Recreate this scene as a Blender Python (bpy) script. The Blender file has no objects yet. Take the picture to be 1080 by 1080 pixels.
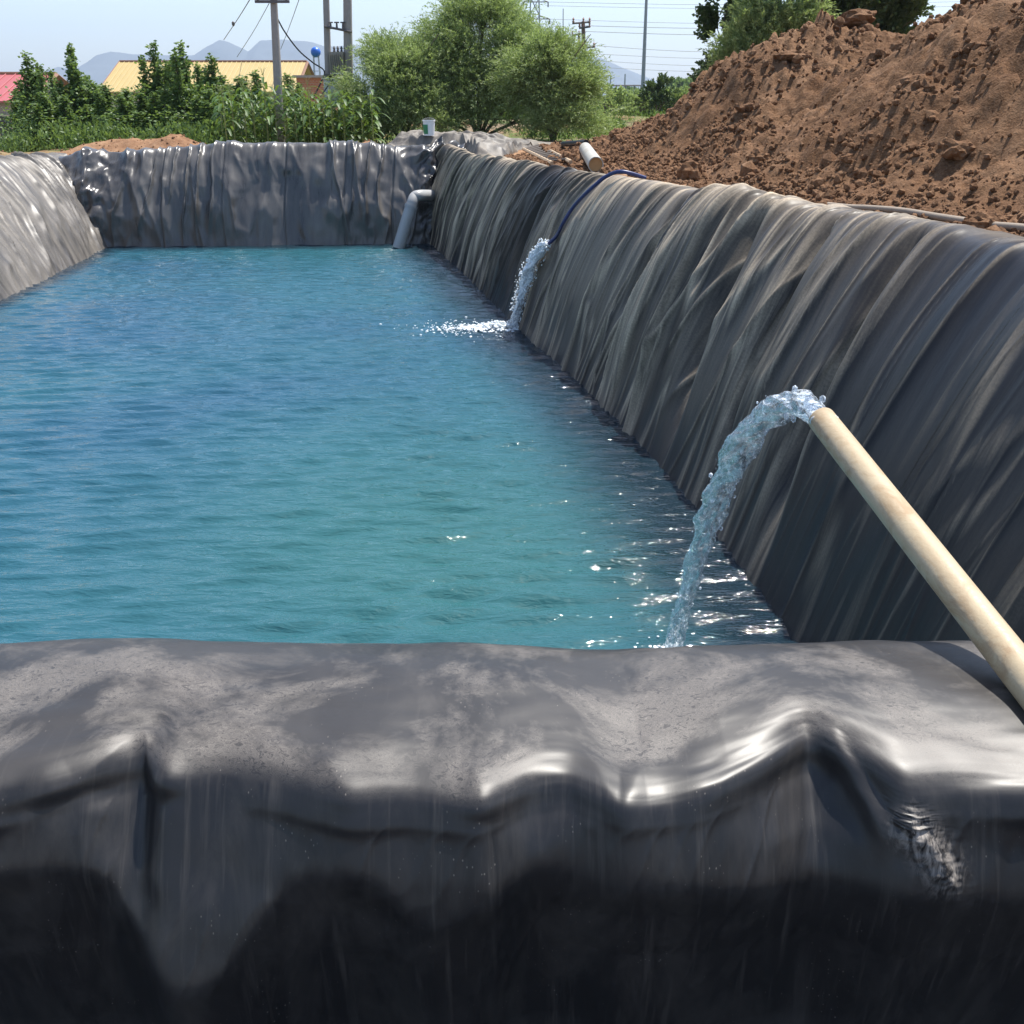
import bpy, math, random
import numpy as np
from mathutils import Vector
from mathutils.bvhtree import BVHTree
R = math.radians
rng = np.random.default_rng(7)
random.seed(7)
sc = bpy.context.scene
COL = sc.collection

# ------------------------------------------------------------------ camera
PITCH = R(22.1); FPX = 1083.0
cp, sp = math.cos(PITCH), math.sin(PITCH)
cam_d = bpy.data.cameras.new('camera'); cam = bpy.data.objects.new('camera', cam_d); COL.objects.link(cam)
cam.location = (0, 0, 0); cam.rotation_euler = (math.pi/2 - PITCH, 0, 0)
cam_d.sensor_width = 36; cam_d.lens = 36*FPX/1080; cam_d.clip_start = .05; cam_d.clip_end = 20000
sc.camera = cam
WZ = -2.8                                     # water level below the eye (origin)

def ray(px, py):
    a = (px-540)/FPX; b = (540-py)/FPX
    return Vector((a, cp + b*sp, -sp + b*cp))
def PZ(px, py, z):
    r = ray(px, py); return r*(z/r.z)
def PY(px, py, y):
    r = ray(px, py); return r*(y/r.y)

# ------------------------------------------------------------------ noise
def _h(ix, iy, seed):
    n = (ix.astype(np.int64)*374761393 + iy.astype(np.int64)*668265263 + seed*1442695041) & 0xffffffff
    n = ((n ^ (n >> 13))*1274126177) & 0xffffffff
    n = n ^ (n >> 16)
    return (n & 0xffff)/65535.0
def vn(x, y, seed=0):
    x = np.asarray(x, float); y = np.asarray(y, float)
    x, y = np.broadcast_arrays(x, y)
    ix = np.floor(x); iy = np.floor(y); fx = x-ix; fy = y-iy
    u = fx*fx*fx*(fx*(fx*6-15)+10); v = fy*fy*fy*(fy*(fy*6-15)+10)
    a = _h(ix, iy, seed); b = _h(ix+1, iy, seed); c = _h(ix, iy+1, seed); d = _h(ix+1, iy+1, seed)
    return (a*(1-u)+b*u)*(1-v) + (c*(1-u)+d*u)*v
def fbm(x, y, seed=0, o=4, g=.5):
    s = 0; a = 1; t = 0
    for k in range(o):
        s = s + a*vn(x*2**k+k*17.3, y*2**k-k*9.1, seed+k*13); t += a; a *= g
    return s/t
def worley(x, y, seed=0):
    ix = np.floor(x); iy = np.floor(y); best = np.full(np.shape(x), 9.0); hv = np.zeros(np.shape(x))
    for a in (-1, 0, 1):
        for b in (-1, 0, 1):
            cx = ix+a; cy = iy+b; px = cx+_h(cx, cy, seed); py = cy+_h(cx, cy, seed+7); d = (x-px)**2+(y-py)**2
            u = d < best; best = np.where(u, d, best); hv = np.where(u, _h(cx, cy, seed+11), hv)
    return np.sqrt(best), hv
def ridged(n, k=1.0): return 1-((2*n-1)**2+.0045)**(.5*k)
def pk(n, w=.16): return np.exp(-np.sqrt((2*n-1)**2+.0012)/w)
def sstep(x, a, b):
    t = np.clip((x-a)/(b-a), 0, 1); return t*t*(3-2*t)

# ------------------------------------------------------------------ mesh helpers
def mesh_np(name, V, F, uv=None, attrs=None, smooth=True):
    V = np.ascontiguousarray(V, dtype=np.float32); F = np.ascontiguousarray(F, dtype=np.int32)
    me = bpy.data.meshes.new(name); n = F.shape[1]
    me.vertices.add(len(V)); me.vertices.foreach_set('co', V.ravel())
    me.loops.add(F.size); me.loops.foreach_set('vertex_index', F.ravel())
    me.polygons.add(len(F)); me.polygons.foreach_set('loop_start', np.arange(0, F.size, n, dtype=np.int32))
    me.polygons.foreach_set('loop_total', np.full(len(F), n, dtype=np.int32))
    if uv is not None:
        l = me.uv_layers.new(name='UVMap'); l.data.foreach_set('uv', np.ascontiguousarray(uv[F.ravel()], dtype=np.float32).ravel())
    if attrs:
        for k, a in attrs.items():
            at = me.attributes.new(k, 'FLOAT', 'POINT'); at.data.foreach_set('value', np.ascontiguousarray(a, dtype=np.float32))
    me.update(calc_edges=True)
    me.polygons.foreach_set('use_smooth', np.full(len(F), smooth, dtype=bool))
    me.validate()
    return me
def grid_faces(nu, nv):
    i = np.arange(nu-1)[:, None]; j = np.arange(nv-1)[None, :]
    a = i*nv+j
    return np.stack([a, a+nv, a+nv+1, a+1], -1).reshape(-1, 4)
def link(name, me, mat=None, parent=None, **kw):
    o = bpy.data.objects.new(name, me); COL.objects.link(o)
    if mat is not None: me.materials.append(mat)
    if parent is not None: o.parent = parent
    for k, v in kw.items(): o[k] = v
    return o
def empty(name, loc, label, cat, group=None, rot=(0,0,0), scale=1.0):
    o = bpy.data.objects.new(name, None); COL.objects.link(o); o.location = loc; o.rotation_euler = rot
    o.scale = (scale,)*3; o.empty_display_size = .1
    o['label'] = label; o['category'] = cat
    if group: o['group'] = group
    return o

class MB:
    def __init__(s): s.v = []; s.f = []
    def add(s, V, F):
        n = len(s.v); s.v += [tuple(p) for p in V]; s.f += [tuple(i+n for i in f) for f in F]
    def box(s, c, d, rz=0.0, rx=0.0):
        from mathutils import Matrix
        M = Matrix.Rotation(rz, 3, 'Z') @ Matrix.Rotation(rx, 3, 'X')
        P = [Vector(c)+M@Vector((x*d[0]/2, y*d[1]/2, z*d[2]/2)) for x in (-1,1) for y in (-1,1) for z in (-1,1)]
        s.add(P, [(0,1,3,2),(4,6,7,5),(0,4,5,1),(2,3,7,6),(0,2,6,4),(1,5,7,3)])
    def tube(s, pts, r, n=10, cap=True):
        pts = [Vector(p) for p in pts]; m = len(pts)
        rr = r if hasattr(r, '__len__') else [r]*m
        t0 = (pts[1]-pts[0]).normalized()
        up = Vector((0,0,1)) if abs(t0.z) < .9 else Vector((1,0,0))
        a = t0.cross(up).normalized(); V = []
        for i, p in enumerate(pts):
            t = (pts[min(i+1, m-1)]-pts[max(i-1, 0)]).normalized()
            a = (a - t*a.dot(t)).normalized(); b = t.cross(a)
            for k in range(n):
                an = 2*math.pi*k/n; V.append(p + (a*math.cos(an)+b*math.sin(an))*rr[i])
        F = [(i*n+k, i*n+(k+1)%n, (i+1)*n+(k+1)%n, (i+1)*n+k) for i in range(m-1) for k in range(n)]
        if cap: F += [tuple(reversed(range(n))), tuple(range((m-1)*n, m*n))]
        s.add(V, F)
    def lathe(s, prof, c=(0,0,0), n=24):
        V = [(c[0]+r*math.cos(2*math.pi*k/n), c[1]+r*math.sin(2*math.pi*k/n), c[2]+z) for r, z in prof for k in range(n)]
        F = [(i*n+k, i*n+(k+1)%n, (i+1)*n+(k+1)%n, (i+1)*n+k) for i in range(len(prof)-1) for k in range(n)]
        s.add(V, F)
    def build(s, name, mat, parent=None, smooth=False, **kw):
        me = bpy.data.meshes.new(name); me.from_pydata([tuple(p) for p in s.v], [], s.f); me.update()
        if smooth:
            me.polygons.foreach_set('use_smooth', [True]*len(me.polygons))
            try: me.set_sharp_from_angle(angle=R(40))
            except Exception: pass
        return link(name, me, mat, parent, **kw)
def spline(pts, n):
    P = np.array([tuple(p) for p in pts], float); m = len(P)
    t = np.linspace(0, m-1, n); i = np.clip(t.astype(int), 0, m-2); f = (t-i)[:, None]
    p0 = P[np.maximum(i-1, 0)]; p1 = P[i]; p2 = P[i+1]; p3 = P[np.minimum(i+2, m-1)]
    return .5*((2*p1)+(-p0+p2)*f+(2*p0-5*p1+4*p2-p3)*f**2+(-p0+3*p1-3*p2+p3)*f**3)

# ------------------------------------------------------------------ materials
def mat_new(name):
    m = bpy.data.materials.new(name); m.use_nodes = True; nt = m.node_tree; nt.nodes.clear()
    out = nt.nodes.new('ShaderNodeOutputMaterial'); b = nt.nodes.new('ShaderNodeBsdfPrincipled')
    nt.links.new(b.outputs[0], out.inputs[0])
    return m, nt, b, out
def N(nt, t, **kw):
    n = nt.nodes.new(t)
    for k, v in kw.items():
        if k in n.inputs: n.inputs[k].default_value = v
        else: setattr(n, k, v)
    return n
def noise(nt, vec, scale, detail=4, rough=.55, dist=0.0):
    n = N(nt, 'ShaderNodeTexNoise'); n.inputs['Scale'].default_value = scale; n.inputs['Detail'].default_value = detail
    n.inputs['Roughness'].default_value = rough; n.inputs['Distortion'].default_value = dist
    if vec is not None: nt.links.new(vec, n.inputs['Vector'])
    return n.outputs[0]
def ramp(nt, fac, stops):
    r = nt.nodes.new('ShaderNodeValToRGB'); nt.links.new(fac, r.inputs[0]); e = r.color_ramp.elements
    while len(e) > 1: e.remove(e[-1])
    for i, (p, c) in enumerate(stops):
        if i == 0: e[0].position = p
        else: e.new(p)
        e[i].color = (c[0], c[1], c[2], 1) if hasattr(c, '__len__') else (c, c, c, 1)
    return r.outputs[0]
def mixc(nt, fac, a, b):
    m = nt.nodes.new('ShaderNodeMix'); m.data_type = 'RGBA'
    for v, s in ((fac, m.inputs[0]), (a, m.inputs[6]), (b, m.inputs[7])):
        if hasattr(v, 'links'): nt.links.new(v, s)
        elif hasattr(v, '__len__'): s.default_value = (v[0], v[1], v[2], 1)
        else: s.default_value = v
    return m.outputs[2]
def math_(nt, op, a, b=0.0, clamp=False):
    m = nt.nodes.new('ShaderNodeMath'); m.operation = op; m.use_clamp = clamp
    for v, s in ((a, m.inputs[0]), (b, m.inputs[1])):
        if hasattr(v, 'links'): nt.links.new(v, s)
        else: s.default_value = v
    return m.outputs[0]
def mapping(nt, vec, scale=(1,1,1), rot=(0,0,0)):
    m = nt.nodes.new('ShaderNodeMapping'); m.inputs['Scale'].default_value = scale; m.inputs['Rotation'].default_value = rot
    nt.links.new(vec, m.inputs['Vector']); return m.outputs[0]
def bump(nt, b, h, dist=.01, strength=1.0):
    n = nt.nodes.new('ShaderNodeBump'); n.inputs['Distance'].default_value = dist; n.inputs['Strength'].default_value = strength
    nt.links.new(h, n.inputs['Height']); nt.links.new(n.outputs[0], b.inputs['Normal']); return n
def tex(nt, which='Object'): return nt.nodes.new('ShaderNodeTexCoord').outputs[which]
def simple(name, col, rough=.6, metal=0.0, var=.25, scale=6.0, bdist=0.0, dirt=None, dirtamt=.4):
    m, nt, b, o = mat_new(name); v = tex(nt)
    n = noise(nt, v, scale, 5, .6)
    c = mixc(nt, n, [x*(1-var) for x in col], [min(1, x*(1+var)) for x in col])
    if dirt:
        d = ramp(nt, noise(nt, v, scale*.6, 6, .65), [(.5-.15*dirtamt, 0), (.75, dirtamt*1.6 if dirtamt < .6 else 1)])
        c = mixc(nt, d, c, dirt)
    nt.links.new(c, b.inputs['Base Color']); b.inputs['Roughness'].default_value = rough; b.inputs['Metallic'].default_value = metal
    if bdist: bump(nt, b, noise(nt, v, scale*4, 5, .6), bdist)
    return m

def liner_mat(name, dust_col, dust_lo, dust_hi, streak=(1.0, .12), sc1=5.0, rough=(.3, .55), ridge=.5, spec=.5, bc=(.008, .009, .013)):
    m, nt, b, o = mat_new(name)
    uv = nt.nodes.new('ShaderNodeUVMap').outputs[0]
    base = mixc(nt, noise(nt, uv, 1.3, 3), bc, [x*1.7 for x in bc])
    st = noise(nt, mapping(nt, uv, (streak[0], streak[1], 1)), sc1, 7, .62, .4)
    blot = noise(nt, uv, .7, 4, .55)
    fine = noise(nt, uv, 60, 4, .7)
    f = math_(nt, 'ADD', math_(nt, 'MULTIPLY', st, .6), math_(nt, 'MULTIPLY', blot, .4))
    dust = ramp(nt, f, [(.36, dust_lo), (.66, dust_hi)])
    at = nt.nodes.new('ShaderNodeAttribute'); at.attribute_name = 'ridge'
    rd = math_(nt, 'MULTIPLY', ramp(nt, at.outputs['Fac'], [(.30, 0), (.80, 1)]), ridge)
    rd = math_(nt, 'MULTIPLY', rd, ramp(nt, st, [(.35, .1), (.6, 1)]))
    dz = nt.nodes.new('ShaderNodeAttribute'); dz.attribute_name = 'dustz'
    dust = math_(nt, 'MULTIPLY', dust, dz.outputs['Fac'])
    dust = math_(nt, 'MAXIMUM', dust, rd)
    dust = math_(nt, 'MULTIPLY', dust, ramp(nt, fine, [(.25, .55), (.7, 1.15)]), True)
    c = mixc(nt, dust, base, dust_col)
    nt.links.new(c, b.inputs['Base Color'])
    r = math_(nt, 'ADD', math_(nt, 'MULTIPLY', dust, rough[1]), rough[0], True)
    nt.links.new(r, b.inputs['Roughness']); b.inputs['Specular IOR Level'].default_value = spec
    h = math_(nt, 'ADD', math_(nt, 'MULTIPLY', noise(nt, mapping(nt, uv, (1, .35, 1)), 22, 3, .5), 1.0), math_(nt, 'MULTIPLY', fine, .06))
    bump(nt, b, h, .004, .5)
    return m

M_right = liner_mat('liner_right', (.55, .45, .33), .03, .44, streak=(1, .07), sc1=13.0, ridge=1.0, rough=(.34, .5), spec=.20, bc=(.008, .0085, .011))  # crease dust, its contrast raised to paint in fold shading the sun leaves weak
M_left = liner_mat('liner_left', (.33, .295, .25), .15, .70, ridge=.6, rough=(.32, .45))
M_far = liner_mat('liner_far', (.36, .33, .29), .12, .46, streak=(1, .2), ridge=.3, rough=(.22, .4), spec=.6)
M_crump = liner_mat('liner_crumple', (.34, .295, .24), .15, .8, streak=(1, .6), ridge=.7, rough=(.42, .4), spec=.4)

def near_mat():
    m, nt, b, o = mat_new('liner_near'); uv = nt.nodes.new('ShaderNodeUVMap').outputs[0]
    base = mixc(nt, noise(nt, uv, 4, 3), (.0045, .005, .0065), (.008, .0085, .011))
    dz = nt.nodes.new('ShaderNodeAttribute'); dz.attribute_name = 'dustz'
    # caked, cracked dust in patches
    patch = ramp(nt, noise(nt, uv, 3.6, 6, .66, .5), [(.47, .0), (.60, 1)])
    crack = noise(nt, mapping(nt, uv, (1, 1.6, 1)), 48, 4, .75, 2.2)
    crackm = ramp(nt, crack, [(.40, .12), (.50, .75), (.56, .25), (.66, .85)])
    haze_d = ramp(nt, noise(nt, uv, 2.6, 5, .6), [(.35, .03), (.7, .08)])
    d1 = math_(nt, 'MULTIPLY', math_(nt, 'MULTIPLY', patch, crackm), .36)
    d1 = math_(nt, 'MULTIPLY', math_(nt, 'ADD', d1, haze_d), dz.outputs['Fac'])
    # vertical runs and splash specks on the front face
    runs = ramp(nt, noise(nt, mapping(nt, uv, (1, .05, 1)), 55, 4, .65), [(.5, 0), (.75, .10)])
    vo = nt.nodes.new('ShaderNodeTexVoronoi'); vo.inputs['Scale'].default_value = 120; nt.links.new(mapping(nt, uv, (1, .6, 1)), vo.inputs['Vector'])
    spk = ramp(nt, vo.outputs['Distance'], [(.07, .6), (.16, 0)])
    spk = math_(nt, 'MULTIPLY', spk, ramp(nt, noise(nt, uv, 9, 4), [(.52, 0), (.64, 1)]))
    sm = ramp(nt, noise(nt, mapping(nt, uv, (1, .35, 1)), 9, 6, .7, .5), [(.46, .012), (.8, .10)])
    at = nt.nodes.new('ShaderNodeAttribute'); at.attribute_name = 'ridge'
    d = math_(nt, 'MAXIMUM', d1, math_(nt, 'MAXIMUM', math_(nt, 'MAXIMUM', runs, sm), math_(nt, 'MULTIPLY', spk, .5)))
    cr = math_(nt, 'MULTIPLY', at.outputs['Fac'], ramp(nt, noise(nt, mapping(nt, uv, (1, .4, 1), (0, 0, .5)), 60, 5, .75, .8), [(.42, 0), (.62, .8)]))
    d = math_(nt, 'MAXIMUM', d, cr, True)
    nt.links.new(mixc(nt, d, base, (.44, .39, .34)), b.inputs['Base Color'])
    rr = math_(nt, 'ADD', math_(nt, 'MULTIPLY', d, .42), .37, True)
    rr = math_(nt, 'ADD', rr, math_(nt, 'MULTIPLY', noise(nt, uv, 12, 5, .6), .08), True)
    nt.links.new(rr, b.inputs['Roughness']); b.inputs['Specular IOR Level'].default_value = .5
    h = math_(nt, 'ADD', math_(nt, 'MULTIPLY', noise(nt, uv, 9, 2, .5), .7), math_(nt, 'MULTIPLY', noise(nt, uv, 170, 4, .7), .06))
    bump(nt, b, h, .003, .35)
    return m
M_near = near_mat()

def soil_mat(name, a, b_, c_, s=1.0, bd=.03):
    m, nt, b, o = mat_new(name); v = tex(nt)
    n1 = noise(nt, v, .9*s, 6, .6); n2 = noise(nt, v, 9*s, 6, .65); n3 = noise(nt, v, 45*s, 4, .7)
    f = math_(nt, 'ADD', math_(nt, 'MULTIPLY', n1, .5), math_(nt, 'MULTIPLY', n2, .5))
    c = ramp(nt, f, [(.35, a), (.5, b_), (.66, c_)])
    c = mixc(nt, ramp(nt, n3, [(.45, 0), (.8, .5)]), c, [min(1, x*1.5) for x in c_])
    nt.links.new(c, b.inputs['Base Color']); b.inputs['Roughness'].default_value = .95; b.inputs['Specular IOR Level'].default_value = .15
    h = math_(nt, 'ADD', n2, math_(nt, 'MULTIPLY', n3, .4)); bump(nt, b, h, bd)
    return m
M_soil = soil_mat('soil_heap', (.078, .037, .018), (.145, .077, .040), (.24, .142, .082), 1.0, .05)
M_clod = soil_mat('soil_clod', (.085, .041, .021), (.165, .087, .046), (.28, .168, .097), 3.0, .02)

def ground_mat():
    m, nt, b, o = mat_new('ground'); v = tex(nt)
    n1 = noise(nt, v, .35, 6, .6); n2 = noise(nt, v, 5, 6, .65); n3 = noise(nt, v, 30, 4, .7)
    soil = ramp(nt, math_(nt, 'ADD', math_(nt, 'MULTIPLY', n1, .4), math_(nt, 'MULTIPLY', n2, .6)), [(.35, (.17, .088, .048)), (.5, (.27, .155, .088)), (.66, (.38, .24, .145))])
    dry = ramp(nt, n2, [(.35, (.12, .09, .055)), (.65, (.26, .20, .13))])
    grass = ramp(nt, n2, [(.3, (.05, .085, .02)), (.7, (.13, .19, .05))])
    g = nt.nodes.new('ShaderNodeAttribute'); g.attribute_name = 'grass'
    fld = nt.nodes.new('ShaderNodeAttribute'); fld.attribute_name = 'field'
    c = mixc(nt, math_(nt, 'MULTIPLY', ramp(nt, n1, [(.42, 0), (.55, 1)]), g.outputs['Fac']), soil, dry)
    c = mixc(nt, math_(nt, 'MULTIPLY', ramp(nt, noise(nt, v, .5, 5, .7), [(.45, 0), (.55, 1)]), g.outputs['Fac']), c, grass)
    far = ramp(nt, noise(nt, mapping(nt, v, (.02, .08, 1)), 1, 3), [(.4, (.06, .11, .03)), (.55, (.10, .14, .05)), (.65, (.20, .17, .09))])
    c = mixc(nt, fld.outputs['Fac'], c, far)
    nt.links.new(c, b.inputs['Base Color']); b.inputs['Roughness'].default_value = .95; b.inputs['Specular IOR Level'].default_value = .15
    bump(nt, b, math_(nt, 'ADD', n2, math_(nt, 'MULTIPLY', n3, .4)), .04)
    return m
M_ground = ground_mat()

def water_mat():
    m, nt, b, o = mat_new('pond_water'); v = tex(nt)
    n = noise(nt, v, .22, 3, .5)
    c = ramp(nt, n, [(.35, (.014, .066, .112)), (.6, (.018, .086, .118))])
    at = nt.nodes.new('ShaderNodeAttribute'); at.attribute_name = 'green'
    c = mixc(nt, at.outputs['Fac'], c, (.024, .100, .100))
    sh = nt.nodes.new('ShaderNodeAttribute'); sh.attribute_name = 'bank_dark'; c = mixc(nt, sh.outputs['Fac'], c, (.008, .014, .022))
    nt.links.new(c, b.inputs['Base Color']); b.inputs['Roughness'].default_value = .04
    b.inputs['IOR'].default_value = 1.45
    r1 = noise(nt, mapping(nt, v, (1, 3.2, 1), (0, 0, .08)), 6.0, 3, .55, .3)
    r2 = noise(nt, mapping(nt, v, (1, 3.6, 1), (0, 0, -.10)), 16, 2, .5)
    h = math_(nt, 'ADD', r1, math_(nt, 'MULTIPLY', r2, .28)); bump(nt, b, h, .018, 1.0)
    return m
M_water = water_mat()

def jet_mat(name, foam):
    m, nt, b, o = mat_new(name); v = tex(nt)
    b.inputs['Base Color'].default_value = (.93, .97, 1, 1); b.inputs['Roughness'].default_value = .03
    b.inputs['IOR'].default_value = 1.33; b.inputs['Transmission Weight'].default_value = 1
    n = noise(nt, mapping(nt, v, (1, 1, .6)), 45, 3, .6, .6); bump(nt, b, n, .0025)
    gl = nt.nodes.new('ShaderNodeBsdfGlossy'); gl.inputs['Roughness'].default_value = .04; gl.inputs[0].default_value = (1, 1, 1, 1); nt.links.new(b.inputs['Normal'].links[0].from_socket, gl.inputs['Normal'])
    trn = nt.nodes.new('ShaderNodeBsdfTransparent'); trn.inputs[0].default_value = (.95, .975, 1, 1); m0 = nt.nodes.new('ShaderNodeMixShader'); m0.inputs[0].default_value = .70; nt.links.new(b.outputs[0], m0.inputs[1]); nt.links.new(trn.outputs[0], m0.inputs[2])
    d = nt.nodes.new('ShaderNodeBsdfPrincipled'); d.inputs['Base Color'].default_value = (.80, .86, .92, 1); d.inputs['Roughness'].default_value = .25
    mx = nt.nodes.new('ShaderNodeMixShader')
    f = ramp(nt, noise(nt, mapping(nt, v, (1, .6, .6)), 42, 5, .72, .5), [(.54-foam*.35, 0), (.68-foam*.3, .75)])  # froth; in the clear jet these white streaks also paint in sparkle
    lw = nt.nodes.new('ShaderNodeLayerWeight'); lw.inputs[0].default_value = .42; nt.links.new(b.inputs['Normal'].links[0].from_socket, lw.inputs['Normal'])
    m1 = nt.nodes.new('ShaderNodeMixShader'); nt.links.new(math_(nt, 'MULTIPLY', lw.outputs['Fresnel'], .16, True), m1.inputs[0]); nt.links.new(m0.outputs[0], m1.inputs[1]); nt.links.new(gl.outputs[0], m1.inputs[2])
    nt.links.new(f, mx.inputs[0]); nt.links.new(m1.outputs[0], mx.inputs[1]); nt.links.new(d.outputs[0], mx.inputs[2]); nt.links.new(mx.outputs[0], o.inputs[0])
    return m
M_jet = jet_mat('clear_water', .22); M_foam = jet_mat('foaming_water', .9)

def leaf_mat(name, a, b_, tr=.35):
    m, nt, b, o = mat_new(name); nt.nodes.remove(b)
    g = nt.nodes.new('ShaderNodeNewGeometry'); v = tex(nt)
    f = math_(nt, 'ADD', math_(nt, 'MULTIPLY', g.outputs['Random Per Island'], .6), math_(nt, 'MULTIPLY', noise(nt, v, 1.6, 2), .5))
    c = ramp(nt, f, [(.2, a), (.85, b_)])
    p = nt.nodes.new('ShaderNodeBsdfPrincipled'); p.inputs['Roughness'].default_value = .5; p.inputs['Specular IOR Level'].default_value = .35
    t = nt.nodes.new('ShaderNodeBsdfTranslucent'); mx = nt.nodes.new('ShaderNodeMixShader'); mx.inputs[0].default_value = tr
    nt.links.new(c, p.inputs['Base Color'])
    c2 = mixc(nt, .5, c, (.30, .42, .06)); nt.links.new(c2, t.inputs['Color'])
    nt.links.new(p.outputs[0], mx.inputs[1]); nt.links.new(t.outputs[0], mx.inputs[2]); nt.links.new(mx.outputs[0], o.inputs[0])
    return m
M_willow = leaf_mat('willow_leaf', (.12, .175, .055), (.42, .50, .24), .45)
M_poplar = leaf_mat('poplar_leaf', (.035, .075, .022), (.16, .25, .080), .35)
M_poplar_dk = leaf_mat('dark_leaf', (.018, .042, .018), (.085, .135, .055), .2)
M_corn = leaf_mat('corn_leaf', (.025, .065, .014), (.10, .19, .04), .3)
M_field = leaf_mat('field_leaf', (.06, .12, .025), (.20, .30, .08), .32)
M_bark = simple('bark', (.14, .11, .085), .9, var=.4, scale=14, bdist=.01)
M_conc = simple('pole_concrete', (.30, .275, .26), .85, var=.2, scale=9, bdist=.003)
M_pvc = None

def pvc_mat():
    m, nt, b, o = mat_new('cream_pvc'); v = tex(nt)
    vs = mapping(nt, v, (1, .5, 1))
    c = mixc(nt, noise(nt, vs, 9, 5, .6), (.36, .275, .165), (.52, .43, .29))
    smear = ramp(nt, noise(nt, vs, 17, 7, .72, .8), [(.46, 0), (.66, .8)])
    c = mixc(nt, smear, c, (.30, .20, .11))
    scr = ramp(nt, noise(nt, mapping(nt, v, (1, .06, 1)), 90, 3, .6), [(.6, 0), (.78, .35)])
    c = mixc(nt, scr, c, (.40, .29, .17))
    c = mixc(nt, ramp(nt, noise(nt, v, 120, 3, .7), [(.66, 0), (.74, .5)]), c, (.25, .17, .1))
    nt.links.new(c, b.inputs['Base Color']); nt.links.new(math_(nt, 'ADD', math_(nt, 'MULTIPLY', smear, .5), .33), b.inputs['Roughness'])
    bump(nt, b, noise(nt, v, 60, 5, .6), .0012)
    return m
M_pvc = pvc_mat()
M_pvcw = simple('white_pvc', (.48, .46, .41), .4, var=.12, scale=5, dirt=(.35, .27, .18), dirtamt=.4)
M_greypvc = simple('grey_pvc', (.36, .37, .38), .4, var=.12, scale=4, dirt=(.33, .30, .26), dirtamt=.4)

# ------------------------------------------------------------------ pond outline
Wr = [(1.95,-1.0),(1.85,1.2),(1.70,3.2),(1.60,4.9),(1.31,7.38),(.80,10.2),(.10,13.2),(-.65,17.0),(-1.55,21.0),(-1.9,22.4)]
Cr = [(3.1,-1.0,-.72),(2.95,1.2,-.72),(2.82,3.2,-.71),(2.66,5.4,-.73),(2.30,7.8,-.80),(1.72,10.2,-.86),(1.02,12.9,-.94),(.25,16.3,-1.01),(-.75,20.0,-1.05),(-1.25,22.0,-1.0)]
Wl = [(-7.2,-1),(-7.4,4),(-7.5,9),(-7.6,15.3),(-8.0,20.0),(-8.35,22.2)]
Cl = [(-8.7,-1,-1.12),(-8.8,4,-1.13),(-8.9,9,-1.14),(-9.0,15.3,-1.15),(-9.15,20.0,-1.16),(-9.25,22.2,-1.17)]
Wf = [(-9.6,20.75),(-8.2,20.9),(-6.5,21.05),(-4.5,21.2),(-2.5,21.35),(-1.3,21.5),(-.6,21.6)]
Cf = [(-9.7,21.75,-1.20),(-8.2,21.85,-1.14),(-6.5,21.95,-1.0),(-4.5,22.1,-.975),(-2.5,22.2,-.985),(-1.3,22.3,-1.06),(-.6,22.4,-1.12)]

def slope(Wp, Cp, nu, nv, folds, uneven=None, prof_k=1.0, seed=0):
    W = spline([(x, y, 0) for x, y in Wp], nu); C = spline(Cp, nu)
    seg = np.linalg.norm(np.diff(C[:, :2], axis=0), axis=1); L = np.concatenate([[0], np.cumsum(seg)])
    # resample evenly along L
    Lt = np.linspace(0, L[-1], nu)
    W = np.stack([np.interp(Lt, L, W[:, k]) for k in range(3)], 1); C = np.stack([np.interp(Lt, L, C[:, k]) for k in range(3)], 1)
    dirh = C[:, :2]-W[:, :2]; w = np.linalg.norm(dirh, axis=1); dirh /= w[:, None]
    hz = C[:, 2]-WZ
    ctl = [(-.38, -.45, 0), (0, 0, 0), (.30, .42, 0), (.60, .76, 0), (.86, .955, 0), (1.02, 1.0, .02), (1.0, 1.0, .30), (1.0, 1.0, .58), (1.0, 1.0, .95)]
    dz = [0, 0, 0, 0, -.005, 0, -.01, -.07, -.40]
    cc = spline([(a, b, c) for a, b, c in ctl], nv); dd = np.interp(np.linspace(0, 8, nv), range(9), dz)
    u = cc[None, :, 0]*w[:, None]+cc[None, :, 2]
    X = W[:, None, 0]+dirh[:, None, 0]*u; Y = W[:, None, 1]+dirh[:, None, 1]*u
    Z = WZ+cc[None, :, 1]*hz[:, None]+dd[None, :]
    P = np.stack([X, Y, Z], -1)
    dv = np.linalg.norm(np.diff(P, axis=1), axis=2); V = np.concatenate([np.zeros((nu, 1)), np.cumsum(dv, 1)], 1)
    Lg = np.broadcast_to(Lt[:, None], V.shape)
    du = np.gradient(P, axis=0); dvv = np.gradient(P, axis=1); Nn = np.cross(du, dvv); Nn /= np.linalg.norm(Nn, axis=2, keepdims=True)+1e-9
    if Nn[nu//2, nv//2, 2] < 0: Nn = -Nn
    tt = np.linspace(0, 8, nv)[None, :]
    D, ridge, T, dustz = folds(Lg, V, np.broadcast_to(tt, V.shape), P)
    T3 = du/(np.linalg.norm(du, axis=2, keepdims=True)+1e-9)
    Pn = P+Nn*D[..., None]+T3*T[..., None]
    uv = np.stack([Lg, V], -1).reshape(-1, 2)
    return Pn.reshape(-1, 3), grid_faces(nu, nv), uv, ridge.ravel(), dustz.ravel()

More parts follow.
